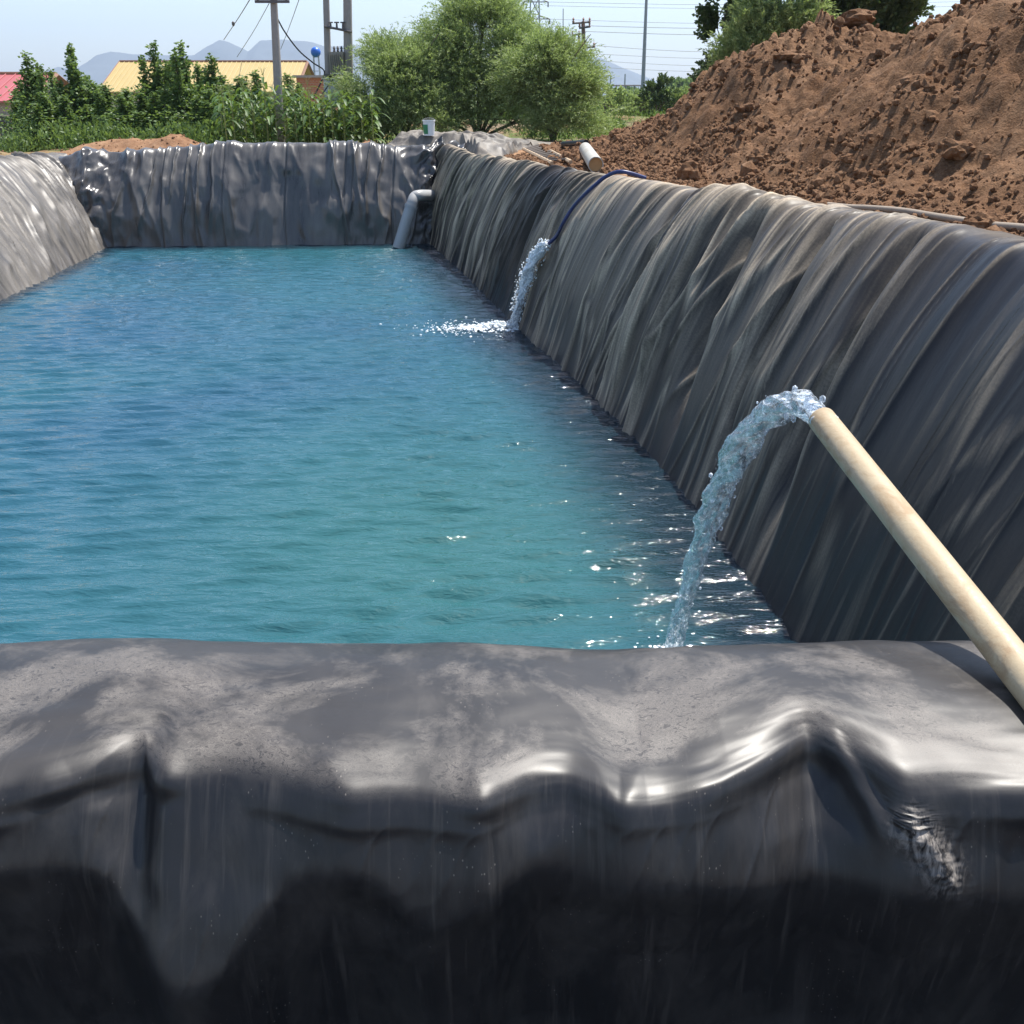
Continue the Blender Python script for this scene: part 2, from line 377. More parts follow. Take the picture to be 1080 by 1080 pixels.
def folds_right(L, V, t, P):
    env = .25+.75*sstep(t, .5, 2.2)
    top = 1-sstep(t, 4.0, 5.6)*.86; topf = 1-sstep(t, 4.6, 5.8)*.72
    near = .22+.78*sstep(P[..., 1], 4.8, 9.0)               # crisp dense folds further on, softer near
    warp = .6*(fbm(L*.5, V*.14, 3, 2)-.5)+.06*(V-1.6)
    q = L+warp
    f1 = ridged(fbm(q*1.0, V*.30, 11, 2), .9)
    f2 = ridged(vn(q*3.1, V*.42, 12), .75)
    f3 = ridged(vn(q*7.5+.35*vn(L*2, V*.8, 5), V*.42, 14), .75)
    f4 = ridged(vn(q*16+.6*vn(L*3, V*1.2, 7), V*.7, 15), .8)
    amp2 = .35+vn(L*.6, V*.7, 21); amp3 = .3+1.2*vn(L*.9+4, V*.9, 22)
    qd = L+.30*V+.35*fbm(L*.8, V*.3, 24); qe = L-.22*V+.3*fbm(L*.8, V*.3, 28); taut = sstep(vn(L*.45+3, V*.5, 25), .35, .6)
    p1 = pk(vn(q*2.2, V*.15, 12), .20); p2 = pk(vn(q*4.6+.25*vn(L*2, V*.5, 5), V*.22, 14), .18); p3 = pk(vn(q*9.5+.3*vn(L*3, V*.6, 7), V*.32, 15), .22)
    p4 = pk(vn(qd*3.4, V*.18, 26), .14); p5 = pk(vn(qe*4.1, V*.2, 27), .13)
    m4 = sstep(vn(L*.7, V*.8, 29), .45, .65); m5 = sstep(vn(L*.6+7, V*.8, 30), .5, .7)
    D = env*top*(.045*f1+.025*f2*near*amp2)+env*topf*near*(.085*p1*amp2+.058*p2*amp3+.020*p3*(.4+.6*taut)+.050*p4*m4+.045*p5*m5)
    # a few deep open pleats
    for L0, dep, wd in ((7.15, .12, .13), (8.25, .10, .10), (9.4, .17, .16), (11.0, .10, .09), (13.4, .11, .09), (15.0, .15, .12), (17.3, .13, .10), (19.2, .12, .09)):
        dL = q-(L0+.14*(V-1.4)+.15*(fbm(V*.8, L0*3+V*0, 33)-.5))
        D = D-dep*1.25*env*np.exp(-np.where(dL < 0, (dL/(wd*.5))**2, (dL/wd)**2))*sstep(t, .8, 2.0)*(1-sstep(t, 3.6, 5.0))
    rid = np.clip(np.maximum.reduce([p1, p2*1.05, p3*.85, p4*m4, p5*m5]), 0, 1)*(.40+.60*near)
    # ragged hem at the waterline
    T = .04*env*(f3-.5)
    dz = .10+.90*sstep(P[..., 1], 5, 9)*sstep(t, 1, 2.0)+.5*sstep(t, 4.2, 5.5)
    blue = np.exp(-((L-15.6)/1.0)**2)
    return D, rid*(1-.6*blue), T, np.clip(dz*(1-.75*blue), 0, 1)
def folds_left(L, V, t, P):
    env = .35+.65*sstep(t, .5, 2.0)*(1-sstep(t, 5.2, 6.4)*.7)
    q = L+.8*(fbm(L*.5, V*.7, 43)-.5)-.25*V
    f2 = ridged(vn(q*2.6, V*.8, 42), .8); f3 = ridged(vn(q*7, V*1.3, 44), .8); f4 = ridged(vn(q*15, V*2.6, 45), .9)
    p1 = pk(vn(q*2.1, V*.35, 91), .2); p2 = pk(vn(q*4.8-.6*V, V*.4, 92), .18); p3 = pk(vn(q*9+.8*V, V*.7, 93), .22)
    D = env*(.06*ridged(vn(q*.9, V*.5, 46))+.03*f2+.085*p1+.06*p2+.026*p3)
    return D, np.clip(np.maximum(p1, p2), 0, 1), .02*f3, np.ones_like(L)
def folds_far(L, V, t, P):
    env = .3+.7*sstep(t, .7, 2.0)*(1-sstep(t, 5.0, 6.0)*.7)
    q = L+.35*(fbm(L*.6, V*.8, 53)-.5)
    f1 = ridged(vn(q*1.5, V*.45, 51), .9); f2 = ridged(fbm(q*2.6+V*.9, V*1.1, 52, 2), .9); f3 = ridged(vn(q*5.5-V*.8, V*1.8, 54), .9); f4 = vn(q*9, V*3.5, 55)
    patch = sstep(fbm(L*.6, V*.7, 57), .40, .62)
    D = env*(1-.75*sstep(t, 3.9, 5.2))*(.13*f1+.09*f2*(.30+.70*patch)+.035*f3*patch+.010*f4)
    D = D+env*(1-.7*sstep(t, 3.9, 5.2))*(.10*pk(vn(q*2.4+.3*V, V*.25, 58), .22)+.07*pk(vn(q*4.2-.5*V, V*.4, 60), .18))*(.5+vn(L*.8, V*.5, 59))
    # welded vertical seams
    for L0 in (2.75, 3.95, 5.15, 6.35, 7.3):
        d = L-(L0+.02*np.sin(V*3)); D = D-.022*np.exp(-(d/.018)**2)+.012*np.exp(-((d-.05)/.03)**2)
    # the corners, where the spare sheet bunches up
    cr = np.exp(-((L-8.35)/.55)**2)+.42*np.exp(-((L-1.35)/.5)**2)
    c1 = ridged(fbm(L*2.2+V*.8, V*2.0-L*.6, 61, 3), .8); c2 = ridged(fbm(L*3.2-V*1.6, V*2.6, 64, 2), .8)
    D = D+cr*env*(.42*(c1-.55)+.26*(c2-.5))
    # straight hem right of the last seam
    T = .10*cr*(fbm(L*3, V*2, 66)-.5)
    dz = .75+.25*f1-.6*cr
    return D, f3*0+c1*cr, T, np.clip(dz, 0, 1)

liner = empty('pond_liner', (0, 10, WZ), 'black plastic sheet lining the pond, draped in folds over all its banks', 'pond liner')
liner.location = (0, 0, 0)
def liner_part(name, label, data, mat):
    V, F, uv, rd, dz = data
    me = mesh_np(name, V, F, uv, {'ridge': rd, 'dustz': dz})
    o = link(name, me, mat, liner); o['label'] = label
    return o, V, F
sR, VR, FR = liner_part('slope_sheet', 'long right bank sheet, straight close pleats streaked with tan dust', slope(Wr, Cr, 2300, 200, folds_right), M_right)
sL, VL, FL = liner_part('slope_sheet', 'pale dusty left bank sheet with fine slanting creases', slope(Wl, Cl, 1100, 150, folds_left), M_left)
sF, VF, FF = liner_part('wall_sheet', 'steep far end sheet with welded seams and shiny wrinkles', slope(Wf, Cf, 720, 220, folds_far), M_far)

# ---- near fold of the liner, over the bank the viewer stands at
def near_sheet():
    xs = np.concatenate([np.linspace(-8.9, -1.45, 90, endpoint=False), np.linspace(-1.45, 1.45, 900, endpoint=False), np.linspace(1.45, 3.2, 60)])
    prof = [(3.0,-3.6),(2.55,-2.8),(2.15,-1.9),(1.93,-1.3),(1.80,-1.04),(1.69,-.955),(1.58,-.925),(1.46,-.918),(1.36,-.924),(1.295,-.938),(1.262,-.955),(1.245,-.980),(1.2325,-1.005),(1.2075,-1.055),(1.1825,-1.105),(1.1575,-1.155),(1.13,-1.21),(1.105,-1.26),(1.12,-1.40),(1.16,-1.55),(1.13,-1.70),(.9,-1.745),(.2,-1.75),(-4.5,-1.76)]  # the flat tail is an unseen black apron added to darken bounce and reflections
    npf = 520
    base = spline([(a, b, 0) for a, b in prof], 3000)[:, :2]
    tau = np.linspace(0, len(prof)-1, 3000)
    # denser sampling across the visible top and front
    dens = np.where((tau > 4.5) & (tau < 18), 5.0, 1.0); cd = np.cumsum(dens); cd = (cd-cd[0])/(cd[-1]-cd[0])
    tq = np.interp(np.linspace(0, 1, npf), cd, tau)
    by = np.interp(tq, tau, base[:, 0]); bz = np.interp(tq, tau, base[:, 1])
    Xg = np.broadcast_to(xs[:, None], (len(xs), npf)); Yg = np.broadcast_to(by[None], Xg.shape).copy(); Zg = np.broadcast_to(bz[None], Xg.shape).copy()
    tg = np.broadcast_to(tq[None], Xg.shape)
    top = np.exp(-((tg-6.5)/3.2)**2)
    # uneven crown of the bank
    cx = [-9, -1.0, -.62, -.33, -.05, .10, .20, .33, .55, .80, 1.1, 3.2]; cz = [0, .010, .014, .010, .0, -.012, -.022, -.006, .004, .004, .0, .03]
    Zg = Zg+top*np.interp(Xg, cx, cz)+.010*top*(fbm(Xg*2.2, tg*.5, 71)-.5)*2
    # the front face: tongues that billow outward, hollows between that tuck under
    low = sstep(tg, 12, 16)
    tongue = np.exp(-((Xg+.475-.03*low)/.085)**4)+.55*np.exp(-((Xg+.09)/.07)**2)
    tuck = low*0
    Yg = Yg+tuck+.012*low*(fbm(Xg*4, tg*.3, 75)-.5)
    zt = np.interp(Xg, [-.80, -.61, -.56, -.51, -.46, -.41, -.35, -.29, -.19, -.15, -.11, -.07, 0, .22, .43, .75], [-1.05, -1.07, -1.16, -1.23, -1.245, -1.19, -1.09, -1.055, -1.055, -1.12, -1.135, -1.11, -1.06, -1.075, -1.10, -1.10])
    _xs = np.linspace(-1.5, 1.5, 1201); _z = np.interp(_xs, Xg[:, 0], zt[:, 0]); _k = np.exp(-(np.arange(-36, 37)/15.0)**2); _z = np.convolve(np.pad(_z, 36, mode='edge'), _k/_k.sum(), 'valid'); zt = np.interp(Xg, _xs, _z)
    sD = -np.broadcast_to(bz[None], Xg.shape)-1.005; st_ = -zt-1.005; kk = .009; sp_ = kk*np.logaddexp(0, (sD-st_)/kk)
    Ynew = 1.2325-.50*(sD-sp_)+.16*sp_
    wb_ = (tg >= 12)*(1-sstep(tg, 18, 20)); Yg = Yg*(1-wb_)+Ynew*wb_
    # the lip wanders in and out where the sheet sags between its high points
    lpx = np.array([-500, -100, 0, 60, 120, 150, 172, 235, 300, 372, 440, 512, 560, 600, 655, 740, 810, 868, 905, 945, 1000, 1080, 1300]); lpy = np.array([836, 850, 850, 836, 812, 800, 826, 820, 832, 850, 846, 857, 830, 824, 850, 838, 812, 782, 806, 838, 834, 836, 836])
    _lx = (lpx-540)/FPX*1.55; _e = np.interp(_xs, _lx, lpy); _k2 = np.exp(-(np.arange(-30, 31)/7.0)**2); _e = np.convolve(np.pad(_e, 30, mode='edge'), _k2/_k2.sum(), 'valid')
    lsh = -(np.interp(Xg, _xs, _e)-832)/438.0
    Yg = Yg+lsh*sstep(tg, 6.2, 9.6)*(1-.55*sstep(tg, 11, 15))*(1-sstep(tg, 17, 20))
    # pixel-like design coordinates of the smooth bank, used to lay out the creases seen in the photo
    dpt = Yg*cp-Zg*sp; qx = 540+FPX*Xg/dpt; qy = 540-FPX*(Yg*sp+Zg*cp)/dpt
    D = np.zeros_like(Xg); rd = np.zeros_like(Xg)
    def crease(pts, amp, wl, wr, p=1.0):
        nonlocal D
        best = np.full(Xg.shape, 1e9); side = np.zeros_like(Xg); along = np.zeros_like(Xg)
        tot = sum(math.dist(pts[i], pts[i+1]) for i in range(len(pts)-1)); acc = 0
        for i in range(len(pts)-1):
            (ax, ay), (bx, b_y) = pts[i], pts[i+1]; lx, ly = bx-ax, b_y-ay; ll = math.hypot(lx, ly)
            s = np.clip(((qx-ax)*lx+(qy-ay)*ly)/ll**2, 0, 1); ex = qx-(ax+s*lx); ey = qy-(ay+s*ly); d = np.hypot(ex, ey)
            up = d < best; best = np.where(up, d, best); side = np.where(up, (lx*ey-ly*ex)/ll/(d+1e-6), side); along = np.where(up, (acc+s*ll)/tot, along); acc += ll
        pass
        w = wr+(wl-wr)*(.5+.5*side)
        fall = sstep(along, 0, .25)*(1-sstep(along, .68, 1))*.92+.08
        return amp*np.exp(-(best/w)**p)*fall
    K = [([(20,846),(80,826),(118,796),(150,764)], .007, 14, 22, 1.5),
         ([(150,764),(162,800),(172,850)], .011, 14, 20, 1.5),
         ([(96,830),(92,880),(104,950)], .008, 18, 30, 1.8),
         ([(340,790),(374,862)], .005, 20, 20, 1.6),
         ([(498,800),(514,872)], .005, 18, 22, 1.6),
         ([(612,770),(655,862),(700,745)], .005, 20, 20, 1.6),
         ([(700,842),(760,826),(815,796),(868,760)], .007, 18, 26, 1.5),
         ([(864,748),(900,812),(925,860),(945,915)], .012, 18, 18, 1.6),
         ([(780,905),(860,872),(945,905)], .006, 26, 22, 1.8),
         ([(540,915),(600,868),(655,850)], .005, 22, 30, 1.8),
         ([(940,850),(985,900),(1015,965)], .010, 16, 14, 1.4)]
    for k in K: D = D+crease(*k)
    D = D-crease([(880,762),(915,820),(950,880)], .007, 10, 10, 1.5)*1.0
    D = D+.0016*pk(vn(Xg*22+.5*tg, tg*.25, 79), .2)*sstep(tg, 10.5, 12)+.0010*(vn(Xg*60, tg*1.2, 80)-.5)*sstep(tg, 10.5, 12)
    cr = crease([(940,850),(985,900),(1015,950)], 1, 20, 20, 2)
    rd = np.clip(cr, 0, 1)
    D = D+cr*.010*(ridged(fbm(Xg*40, tg*3, 81, 3))-.5)
    D = D+.012*(fbm(Xg*4.0, tg*.45, 72, 1)-.5)+.005*(vn(Xg*9, tg*.9, 73)-.5)
    du = np.gradient(np.stack([Xg, Yg, Zg], -1), axis=0); dv = np.gradient(np.stack([Xg, Yg, Zg], -1), axis=1)
    Nn = np.cross(du, dv); Nn /= np.linalg.norm(Nn, axis=2, keepdims=True)+1e-12
    if Nn[400, 180, 2] < 0: Nn = -Nn
    P = np.stack([Xg, Yg, Zg], -1)+Nn*D[..., None]
    arc = np.concatenate([[0], np.cumsum(np.hypot(np.diff(by), np.diff(bz)))])
    uv = np.stack([Xg, np.broadcast_to(arc[None], Xg.shape)], -1).reshape(-1, 2)
    dz = np.clip(sstep(tg, 4, 5.5)*(1-sstep(tg, 8.4, 10.4)), 0, 1)
    return P.reshape(-1, 3), grid_faces(len(xs), npf), uv, rd.ravel(), dz.ravel()
sN, VN, FN = liner_part('near_fold', 'near sheet over the front bank, sagging and shiny along its lip', near_sheet(), M_near)

# ---- spare sheet lying crumpled on the far right corner
def surplus():
    nu, nv = 420, 260
    a = np.linspace(0, 1, nu)[:, None]; b = np.linspace(0, 1, nv)[None, :]
    # corners on the ground: x from -3 to 2.2, y 21.3 to 25.3, narrowing right
    X = -2.9+5.4*a+.35*(fbm(a*3, b*3, 92)-.5); yn = 22.55-2.3*sstep(a, .33, .42)*(1-sstep(a, .50, .58))+1.6*sstep(a, .55, .7)
    yf = 25.6+0*a-.7*a
    Y = yn+(yf-yn)*b+.3*(fbm(a*4, b*4, 93)-.5)*sstep(b, 0, .2)
    edge = np.minimum(np.minimum(a, 1-a)*12, np.minimum(b, 1-b)*8); edge = np.clip(edge, 0, 1)
    n1 = ridged(fbm(X*1.1, Y*1.5, 94, 2), .8); n2 = ridged(fbm(X*1.9+Y*.8, Y*2.4, 95, 2), .8); n3 = ridged(vn(X*5, Y*6, 96))
    left = 1-sstep(a, .35, .75)
    Z = -1.13+edge*(.02+(.26*n1*n1+.16*n2+.03*n3)*(.30+.75*left))
    return np.stack([X+0*b, Y, Z], -1).reshape(-1, 3), grid_faces(nu, nv), np.stack([X+0*b, Y], -1).reshape(-1, 2), n2.ravel(), np.ones(nu*nv)
sS, VS, FS = liner_part('surplus_sheet', 'crumpled spare sheet heaped on the ground at the far right corner', surplus(), M_crump)

# ------------------------------------------------------------------ terrain
cl = spline(Cr, 60)[:, :2][::1]; cf = spline(Cf, 40)[::-1][:, :2]; cl2 = spline(Cl, 40)[::-1][:, :2]
poly = np.concatenate([cl[(cl[:, 1] > 1.45) & (cl[:, 1] < 21.8)], cf[(cf[:, 0] < -1.3) & (cf[:, 0] > -9.1)], cl2[(cl2[:, 1] > 1.45) & (cl2[:, 1] < 21.2)], [(-8.8, 1.40), (2.9, 1.40)]])
def sdist(x, y):
    d = np.full(x.shape, 1e9); ins = np.zeros(x.shape, bool); n = len(poly)
    for i in range(n):
        ax, ay = poly[i]; bx, by = poly[(i+1) % n]; lx, ly = bx-ax, by-ay
        s = np.clip(((x-ax)*lx+(y-ay)*ly)/(lx*lx+ly*ly+1e-12), 0, 1)
        d = np.minimum(d, (x-ax-s*lx)**2+(y-ay-s*ly)**2)
        c = ((ay > y) != (by > y)) & (x < (bx-ax)*(y-ay)/(by-ay+1e-12)+ax); ins ^= c
    d = np.sqrt(d); return np.where(ins, -d, d)
def ground_h(x, y):
    r = sstep(x, -3, 1.5)
    g = (-1.24+.11*sstep(x, -8.5, -5))*(1-r)+(-.90-.16*sstep(y, 9, 20)+.10*(1-sstep(y, 4, 9)))*r
    g = g+(-1.0)*sstep(y, 28, 44)
    g = g+(-.9)*sstep(-x, 11, 16)*sstep(y, 10, 22)
    g = g+.10*(fbm(x*.6, y*.6, 101)-.5)*sstep(y, 2, 4)+.06*(fbm(x*3, y*3, 102)-.5)
    # low earth bank beyond the track
    g = g+sstep(y, 44, 50)*(1-sstep(y, 55, 66))*(.8+.5*fbm(x*.22, y*.1, 103))*sstep(x, -12, -4)
    # spoil humps behind the far liner
    for hx, hy, hr, hh in ((-8.9, 23.9, 1.0, .26), (-7.2, 23.6, .55, .30), (-3.1, 23.3, .35, .20), (-11.5, 22.6, 1.3, .20), (-7.9, 23.6, .8, .22)):
        d2 = ((x-hx)/hr)**2+((y-hy)/.7)**2; g = g+hh*np.exp(-d2)*(.7+.6*fbm(x*4, y*4, 104))
    # viewer side is lower
    v = 1-sstep(y, .9, 1.42); g = g*(1-v)+(-1.86+.03*fbm(x*2, y*2, 105))*v
    d = sdist(x, y) if x.size < 4e6 else None
    pond = 1-sstep(d, .05, .40)
    bb = (y < 1.42)
    pond = np.where(bb, pond*sstep(y, 1.38, 1.42), pond)
    g = np.where(y < 1.42, np.minimum(g, -1.80), g)
    return g*(1-pond)+(-4.4)*pond
def axis(a, b, st, lo, hi):
    m = list(np.arange(a, b, st)); s = st; v = b
    while v < hi: m.append(v); s *= 1.12; v += s
    m.append(hi); s = st; v = a-st; l = []
    while v > lo: l.append(v); s *= 1.12; v -= s
    l.append(lo); return np.array(l[::-1]+m)
gx = axis(-12, 8, .11, -6000, 6000); gy = axis(-2, 27, .11, -400, 6200)
GX, GY = np.meshgrid(gx, gy, indexing='ij'); GZ = ground_h(GX, GY)
grass = sstep(GY, 24.5, 27)*.9+.0*GX; grass = np.maximum(grass, sstep(-GX, 9.5, 12)*.7)
# sandy track crossing beyond the willows, bare
trk = 37.5+1.6*np.sin(GX*.12)+.12*GX
grass = grass*(1-np.exp(-((GY-trk)/2.2)**4))
fieldm = sstep(GY, 57, 64)
gme = mesh_np('ground', np.stack([GX, GY, GZ], -1).reshape(-1, 3), grid_faces(len(gx), len(gy)), None, {'grass': grass.ravel(), 'field': fieldm.ravel()})
ground = link('ground', gme, M_ground, None, kind='structure')
# track sheet
tx = np.linspace(-30, 40, 240); tv = np.linspace(-1, 1, 14); TX, TV = np.meshgrid(tx, tv, indexing='ij')
TY = 37.5+1.6*np.sin(TX*.12)+.12*TX+TV*(1.25+.25*fbm(TX*.7, TV, 110))
tz = ground_h(TX, TY)+.015+.03*(1-np.abs(TV))
M_track = soil_mat('sandy_track', (.36, .27, .18), (.45, .35, .24), (.52, .42, .30), 1.0, .02)
link('path', mesh_np('path', np.stack([TX, TY, tz], -1).reshape(-1, 3), grid_faces(240, 14)), M_track, None, kind='structure')

# ------------------------------------------------------------------ water
wx = np.concatenate([np.arange(-8.9, -6, .035), np.arange(-6, 2.6, .03)]); wy = np.concatenate([np.arange(1.6, 12, .025), np.arange(12, 21.9, .035)])
WX, WY = np.meshgrid(wx, wy, indexing='ij'); WZg = np.zeros_like(WX)
for k in range(60):
    lam = random.uniform(.06, .34); an = math.radians(random.gauss(95, 9)); am = .0112*lam**1.10*random.uniform(.4, 1.2)
    kx, ky = math.cos(an)*2*math.pi/lam, math.sin(an)*2*math.pi/lam
    ph = kx*(WX+.12*np.sin(WY*.7+k))+ky*(WY+.1*np.sin(WX*.9+k*2))+random.uniform(0, 6.28)
    s = np.sin(ph); WZg += am*(s+.25*np.cos(2*ph))*(.55+.9*vn(WX*.5+k, WY*.5, 200+k))
for (rx, ry, a0) in ((.82, 4.75, .003), (-.05, 13.25, .02)):
    d = np.hypot(WX-rx, WY-ry); WZg += a0*.2*np.sin(d*26)*np.exp(-d*1.6)+a0*.8*np.exp(-(d/.25)**2)*(fbm(WX*14, WY*14, 9)-.2)
green = np.exp(-(((WX+.3)/2.6)**2+((WY-6.2)/2.6)**2))*.9+.5*np.exp(-(((WX+3.5)/3.5)**2+((WY-20.6)/1.6)**2))
_wr = spline(Wr, 200); _wx = np.interp(WY, _wr[:, 1], _wr[:, 0]); _wl = spline(Wl, 200); _wlx = np.interp(WY, _wl[:, 1], _wl[:, 0]); _wf = np.interp(WX, [p[0] for p in Wf], [p[1] for p in Wf])
# water colour: darker in a band along the banks
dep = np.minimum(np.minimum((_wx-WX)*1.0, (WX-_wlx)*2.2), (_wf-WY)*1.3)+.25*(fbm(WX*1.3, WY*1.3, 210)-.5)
bankd = 1-sstep(dep, .22, 1.25)
wme = mesh_np('pond_water', np.stack([WX, WY, WZ+WZg], -1).reshape(-1, 3), grid_faces(len(wx), len(wy)), None, {'green': np.clip(green, 0, 1).ravel(), 'bank_dark': (.90*bankd).ravel()})
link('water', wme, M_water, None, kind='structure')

# ------------------------------------------------------------------ dirt pile
rdg = [PY(612, 158, 21.5), PY(668, 138, 19.5), PY(735, 104, 17.5), PY(800, 46, 16.0), PY(845, 20, 15.2), PY(905, 14, 15.0), PY(955, 26, 14.6), PY(985, 30, 14.2), PY(1020, 8, 13.4), PY(1080, -28, 12.2), PY(1180, -70, 11.0), PY(1320, -60, 9.5)]
RD = np.array([tuple(p) for p in rdg])
def pile_h(x, y):
    best = np.full(x.shape, 1e9); zr = np.zeros(x.shape); tpar = np.zeros(x.shape); sd = np.zeros(x.shape)
    for i in range(len(RD)-1):
        a, b = RD[i], RD[i+1]; lx, ly = b[0]-a[0], b[1]-a[1]
        s = np.clip(((x-a[0])*lx+(y-a[1])*ly)/(lx*lx+ly*ly), 0, 1); d = np.hypot(x-a[0]-s*lx, y-a[1]-s*ly)
        u = d < best; best = np.where(u, d, best); zr = np.where(u, a[2]+s*(b[2]-a[2]), zr); tpar = np.where(u, i+s, tpar)
    hgt = zr+1.0
    wid = .9+hgt*1.95
    d = best*(1+.28*(fbm(x*.8, y*.8, 121)-.5)*2)
    f = 1-d/wid; f = np.where(f > .93, .93+(f-.93)*.35, f)
    g = -1.0
    fc = np.clip(f, -.3, 1); h = g+hgt*(np.sign(fc)*np.abs(fc)**1.5)*1.0-.06*sstep(f, .3, .8)
    act = sstep(f, -.05, .12); h0 = h.copy()
    # gullies, slumps and lumps
    h = h+act*(.26*(fbm(x*1.1, y*1.1, 122, 3)-.5)+.13*(ridged(fbm(x*2.3, y*2.3, 123, 3))-.6)+.08*(fbm(x*5, y*5, 124, 3)-.5)+.035*(ridged(fbm(x*9, y*9, 125, 3))-.6))
    lump = sstep(fbm(x*1.6+4, y*1.6, 126, 3), .50, .62)
    h = h+act*lump*(.07*(vn(x*7, y*7, 127)-.35)+.05*(vn(x*14, y*14, 128)-.5))
    wx_ = x+.10*(vn(x*6, y*6, 161)-.5); wy_ = y+.10*(vn(x*6, y*6, 162)-.5)
    for fr, am, sd_ in ((3.1, .10, 171), (6.3, .075, 172), (11.5, .050, 173)):
        d1, hv = worley(wx_*fr, wy_*fr, sd_); msk = sstep(fbm(x*1.1+sd_, y*1.1, sd_, 3), .44, .60)
        h = h+act*am*np.clip(1-(d1/.62)**2, 0, 1)**.7*(hv > .35)*hv*(.42+.80*msk)
    return h0, f, h-h0
px_ = np.concatenate([np.arange(.6, 8.5, .030), np.arange(8.5, 15.0, .07)]); py_ = np.arange(4.6, 24.5, .038)
PX, PYg = np.meshgrid(px_, py_, indexing='ij'); PH, PF, PN = pile_h(PX, PYg)
GG = ground_h(PX, PYg)
# foot of the heap melts into the ground, always outside the liner
sdp = sdist(PX, PYg); foot = .45+.30*vn(PX*2, PYg*2, 131)
keep = sstep(sdp, foot-.3, foot+2.1); nz = sstep(sdp, foot, foot+.35)
PH = GG-.02+np.maximum(PH-GG, 0)*keep+(PN+.03)*nz*(.35+.65*keep)
PH = np.where((sdp < foot-.1) | (PF < -.15), GG-.3, PH)
Vp = np.stack([PX, PYg, PH], -1).reshape(-1, 3); Fp = grid_faces(len(px_), len(py_))
hid = (PH < GG-.12).ravel(); Fp = Fp[~hid[Fp].all(1)]
used = np.unique(Fp); remap = -np.ones(len(Vp), int); remap[used] = np.arange(len(used)); Vp = Vp[used]; Fp = remap[Fp]
pile = link('dirt_pile', mesh_np('dirt_pile', Vp, Fp), M_soil, None, label='tall heap of loose brown excavated earth behind the right bank of the pond', category='dirt pile')

# ------------------------------------------------------------------ ray hits onto what is built
def bvh(V, F): return BVHTree.FromPolygons([tuple(p) for p in V], [tuple(int(i) for i in f) for f in F])
Vg = np.stack([GX, GY, GZ], -1).reshape(-1, 3); Fg = grid_faces(len(gx), len(gy))
T_R = bvh(VR, FR); T_G = bvh(Vg, Fg); T_P = bvh(Vp, Fp); T_N = bvh(VN, FN); T_S = bvh(VS, FS); T_F = bvh(VF, FF)
def hit(px, py, trees):
    d = ray(px, py).normalized(); best = None
    for t in trees:
        h = t.ray_cast(Vector((0, 0, 0)), d)
        if h[0] is not None and (best is None or h[3] < best[3]): best = h
    return best
def down(x, y, trees, z0=8):
    best = -9
    for t in trees:
        h = t.ray_cast(Vector((x, y, z0)), Vector((0, 0, -1)))
        if h[0] is not None: best = max(best, h[0].z)
    return best

# ------------------------------------------------------------------ clods
def ico():
    import bmesh
    bm = bmesh.new(); bmesh.ops.create_icosphere(bm, subdivisions=3, radius=1); V = np.array([tuple(v.co) for v in bm.verts]); F = np.array([[v.index for v in f.verts] for f in bm.faces]); bm.free(); return V, F
IV, IF = ico()
import bmesh as _b
bm_ = _b.new(); _b.ops.create_icosphere(bm_, subdivisions=1, radius=1); IV1 = np.array([tuple(v.co) for v in bm_.verts]); IF1 = np.array([[v.index for v in f.verts] for f in bm_.faces]); bm_.free()
def rotm():
    q = rng.normal(size=4); q /= np.linalg.norm(q); w, x, y, z = q
    return np.array([[1-2*(y*y+z*z), 2*(x*y-z*w), 2*(x*z+y*w)], [2*(x*y+z*w), 1-2*(x*x+z*z), 2*(y*z-x*w)], [2*(x*z-y*w), 2*(y*z+x*w), 1-2*(x*x+y*y)]])
cv, cf_ = [], []; n0 = 0
pts = Vp[rng.integers(0, len(Vp), 30000)]
cnt = 0
for p in pts:
    x, y, z = p
    den = float(fbm(np.array(x*.9), np.array(y*.9), 141, 3))
    if den < (.42 if z > -.3 else .34)+.12*rng.random(): continue
    r = .010+.030*rng.random()**1.5
    q = rng.random()
    if q < .10: r = .035+.045*rng.random()
    if q < .006: r = .07+.05*rng.random()
    V = IV1*(1+.35*(rng.random((len(IV1), 1))-.5))*np.array([1, .6+.5*rng.random(), .5+.4*rng.random()])*r
    cv.append((V@rotm().T)+np.array([x+rng.normal()*.03, y+rng.normal()*.03, z+r*.25])); cf_.append(IF1+n0); n0 += len(IV1); cnt += 1
# loose crumbs along the foot of the heap and behind the far end
for k in range(11200):
    if k < 9000:
        y = rng.uniform(5.5, 21); c = np.interp(y, [p[1] for p in Cr], [p[0] for p in Cr]); x = c+.5+rng.exponential(.55)
    elif k < 9900: y = 22.3+rng.random()*2.0; x = rng.uniform(-12, -2.0)
    else: y = rng.uniform(15, 20); x = rng.uniform(.2, 2.4)
    z = down(x, y, (T_G, T_P))
    if z < -2: continue
    r = .008+.036*rng.random()**3
    V = IV1*(1+.35*(rng.random((len(IV1), 1))-.5))*r*np.array([1, .8, .7])
    cv.append((V@rotm().T)+np.array([x, y, z+r*.3])); cf_.append(IF1+n0); n0 += len(IV1)
link('loose_clods', mesh_np('loose_clods', np.concatenate(cv), np.concatenate(cf_), smooth=False), M_clod, None, kind='stuff', label='small crumbs and lumps of brown earth scattered over the heap and its foot', category='soil clods')
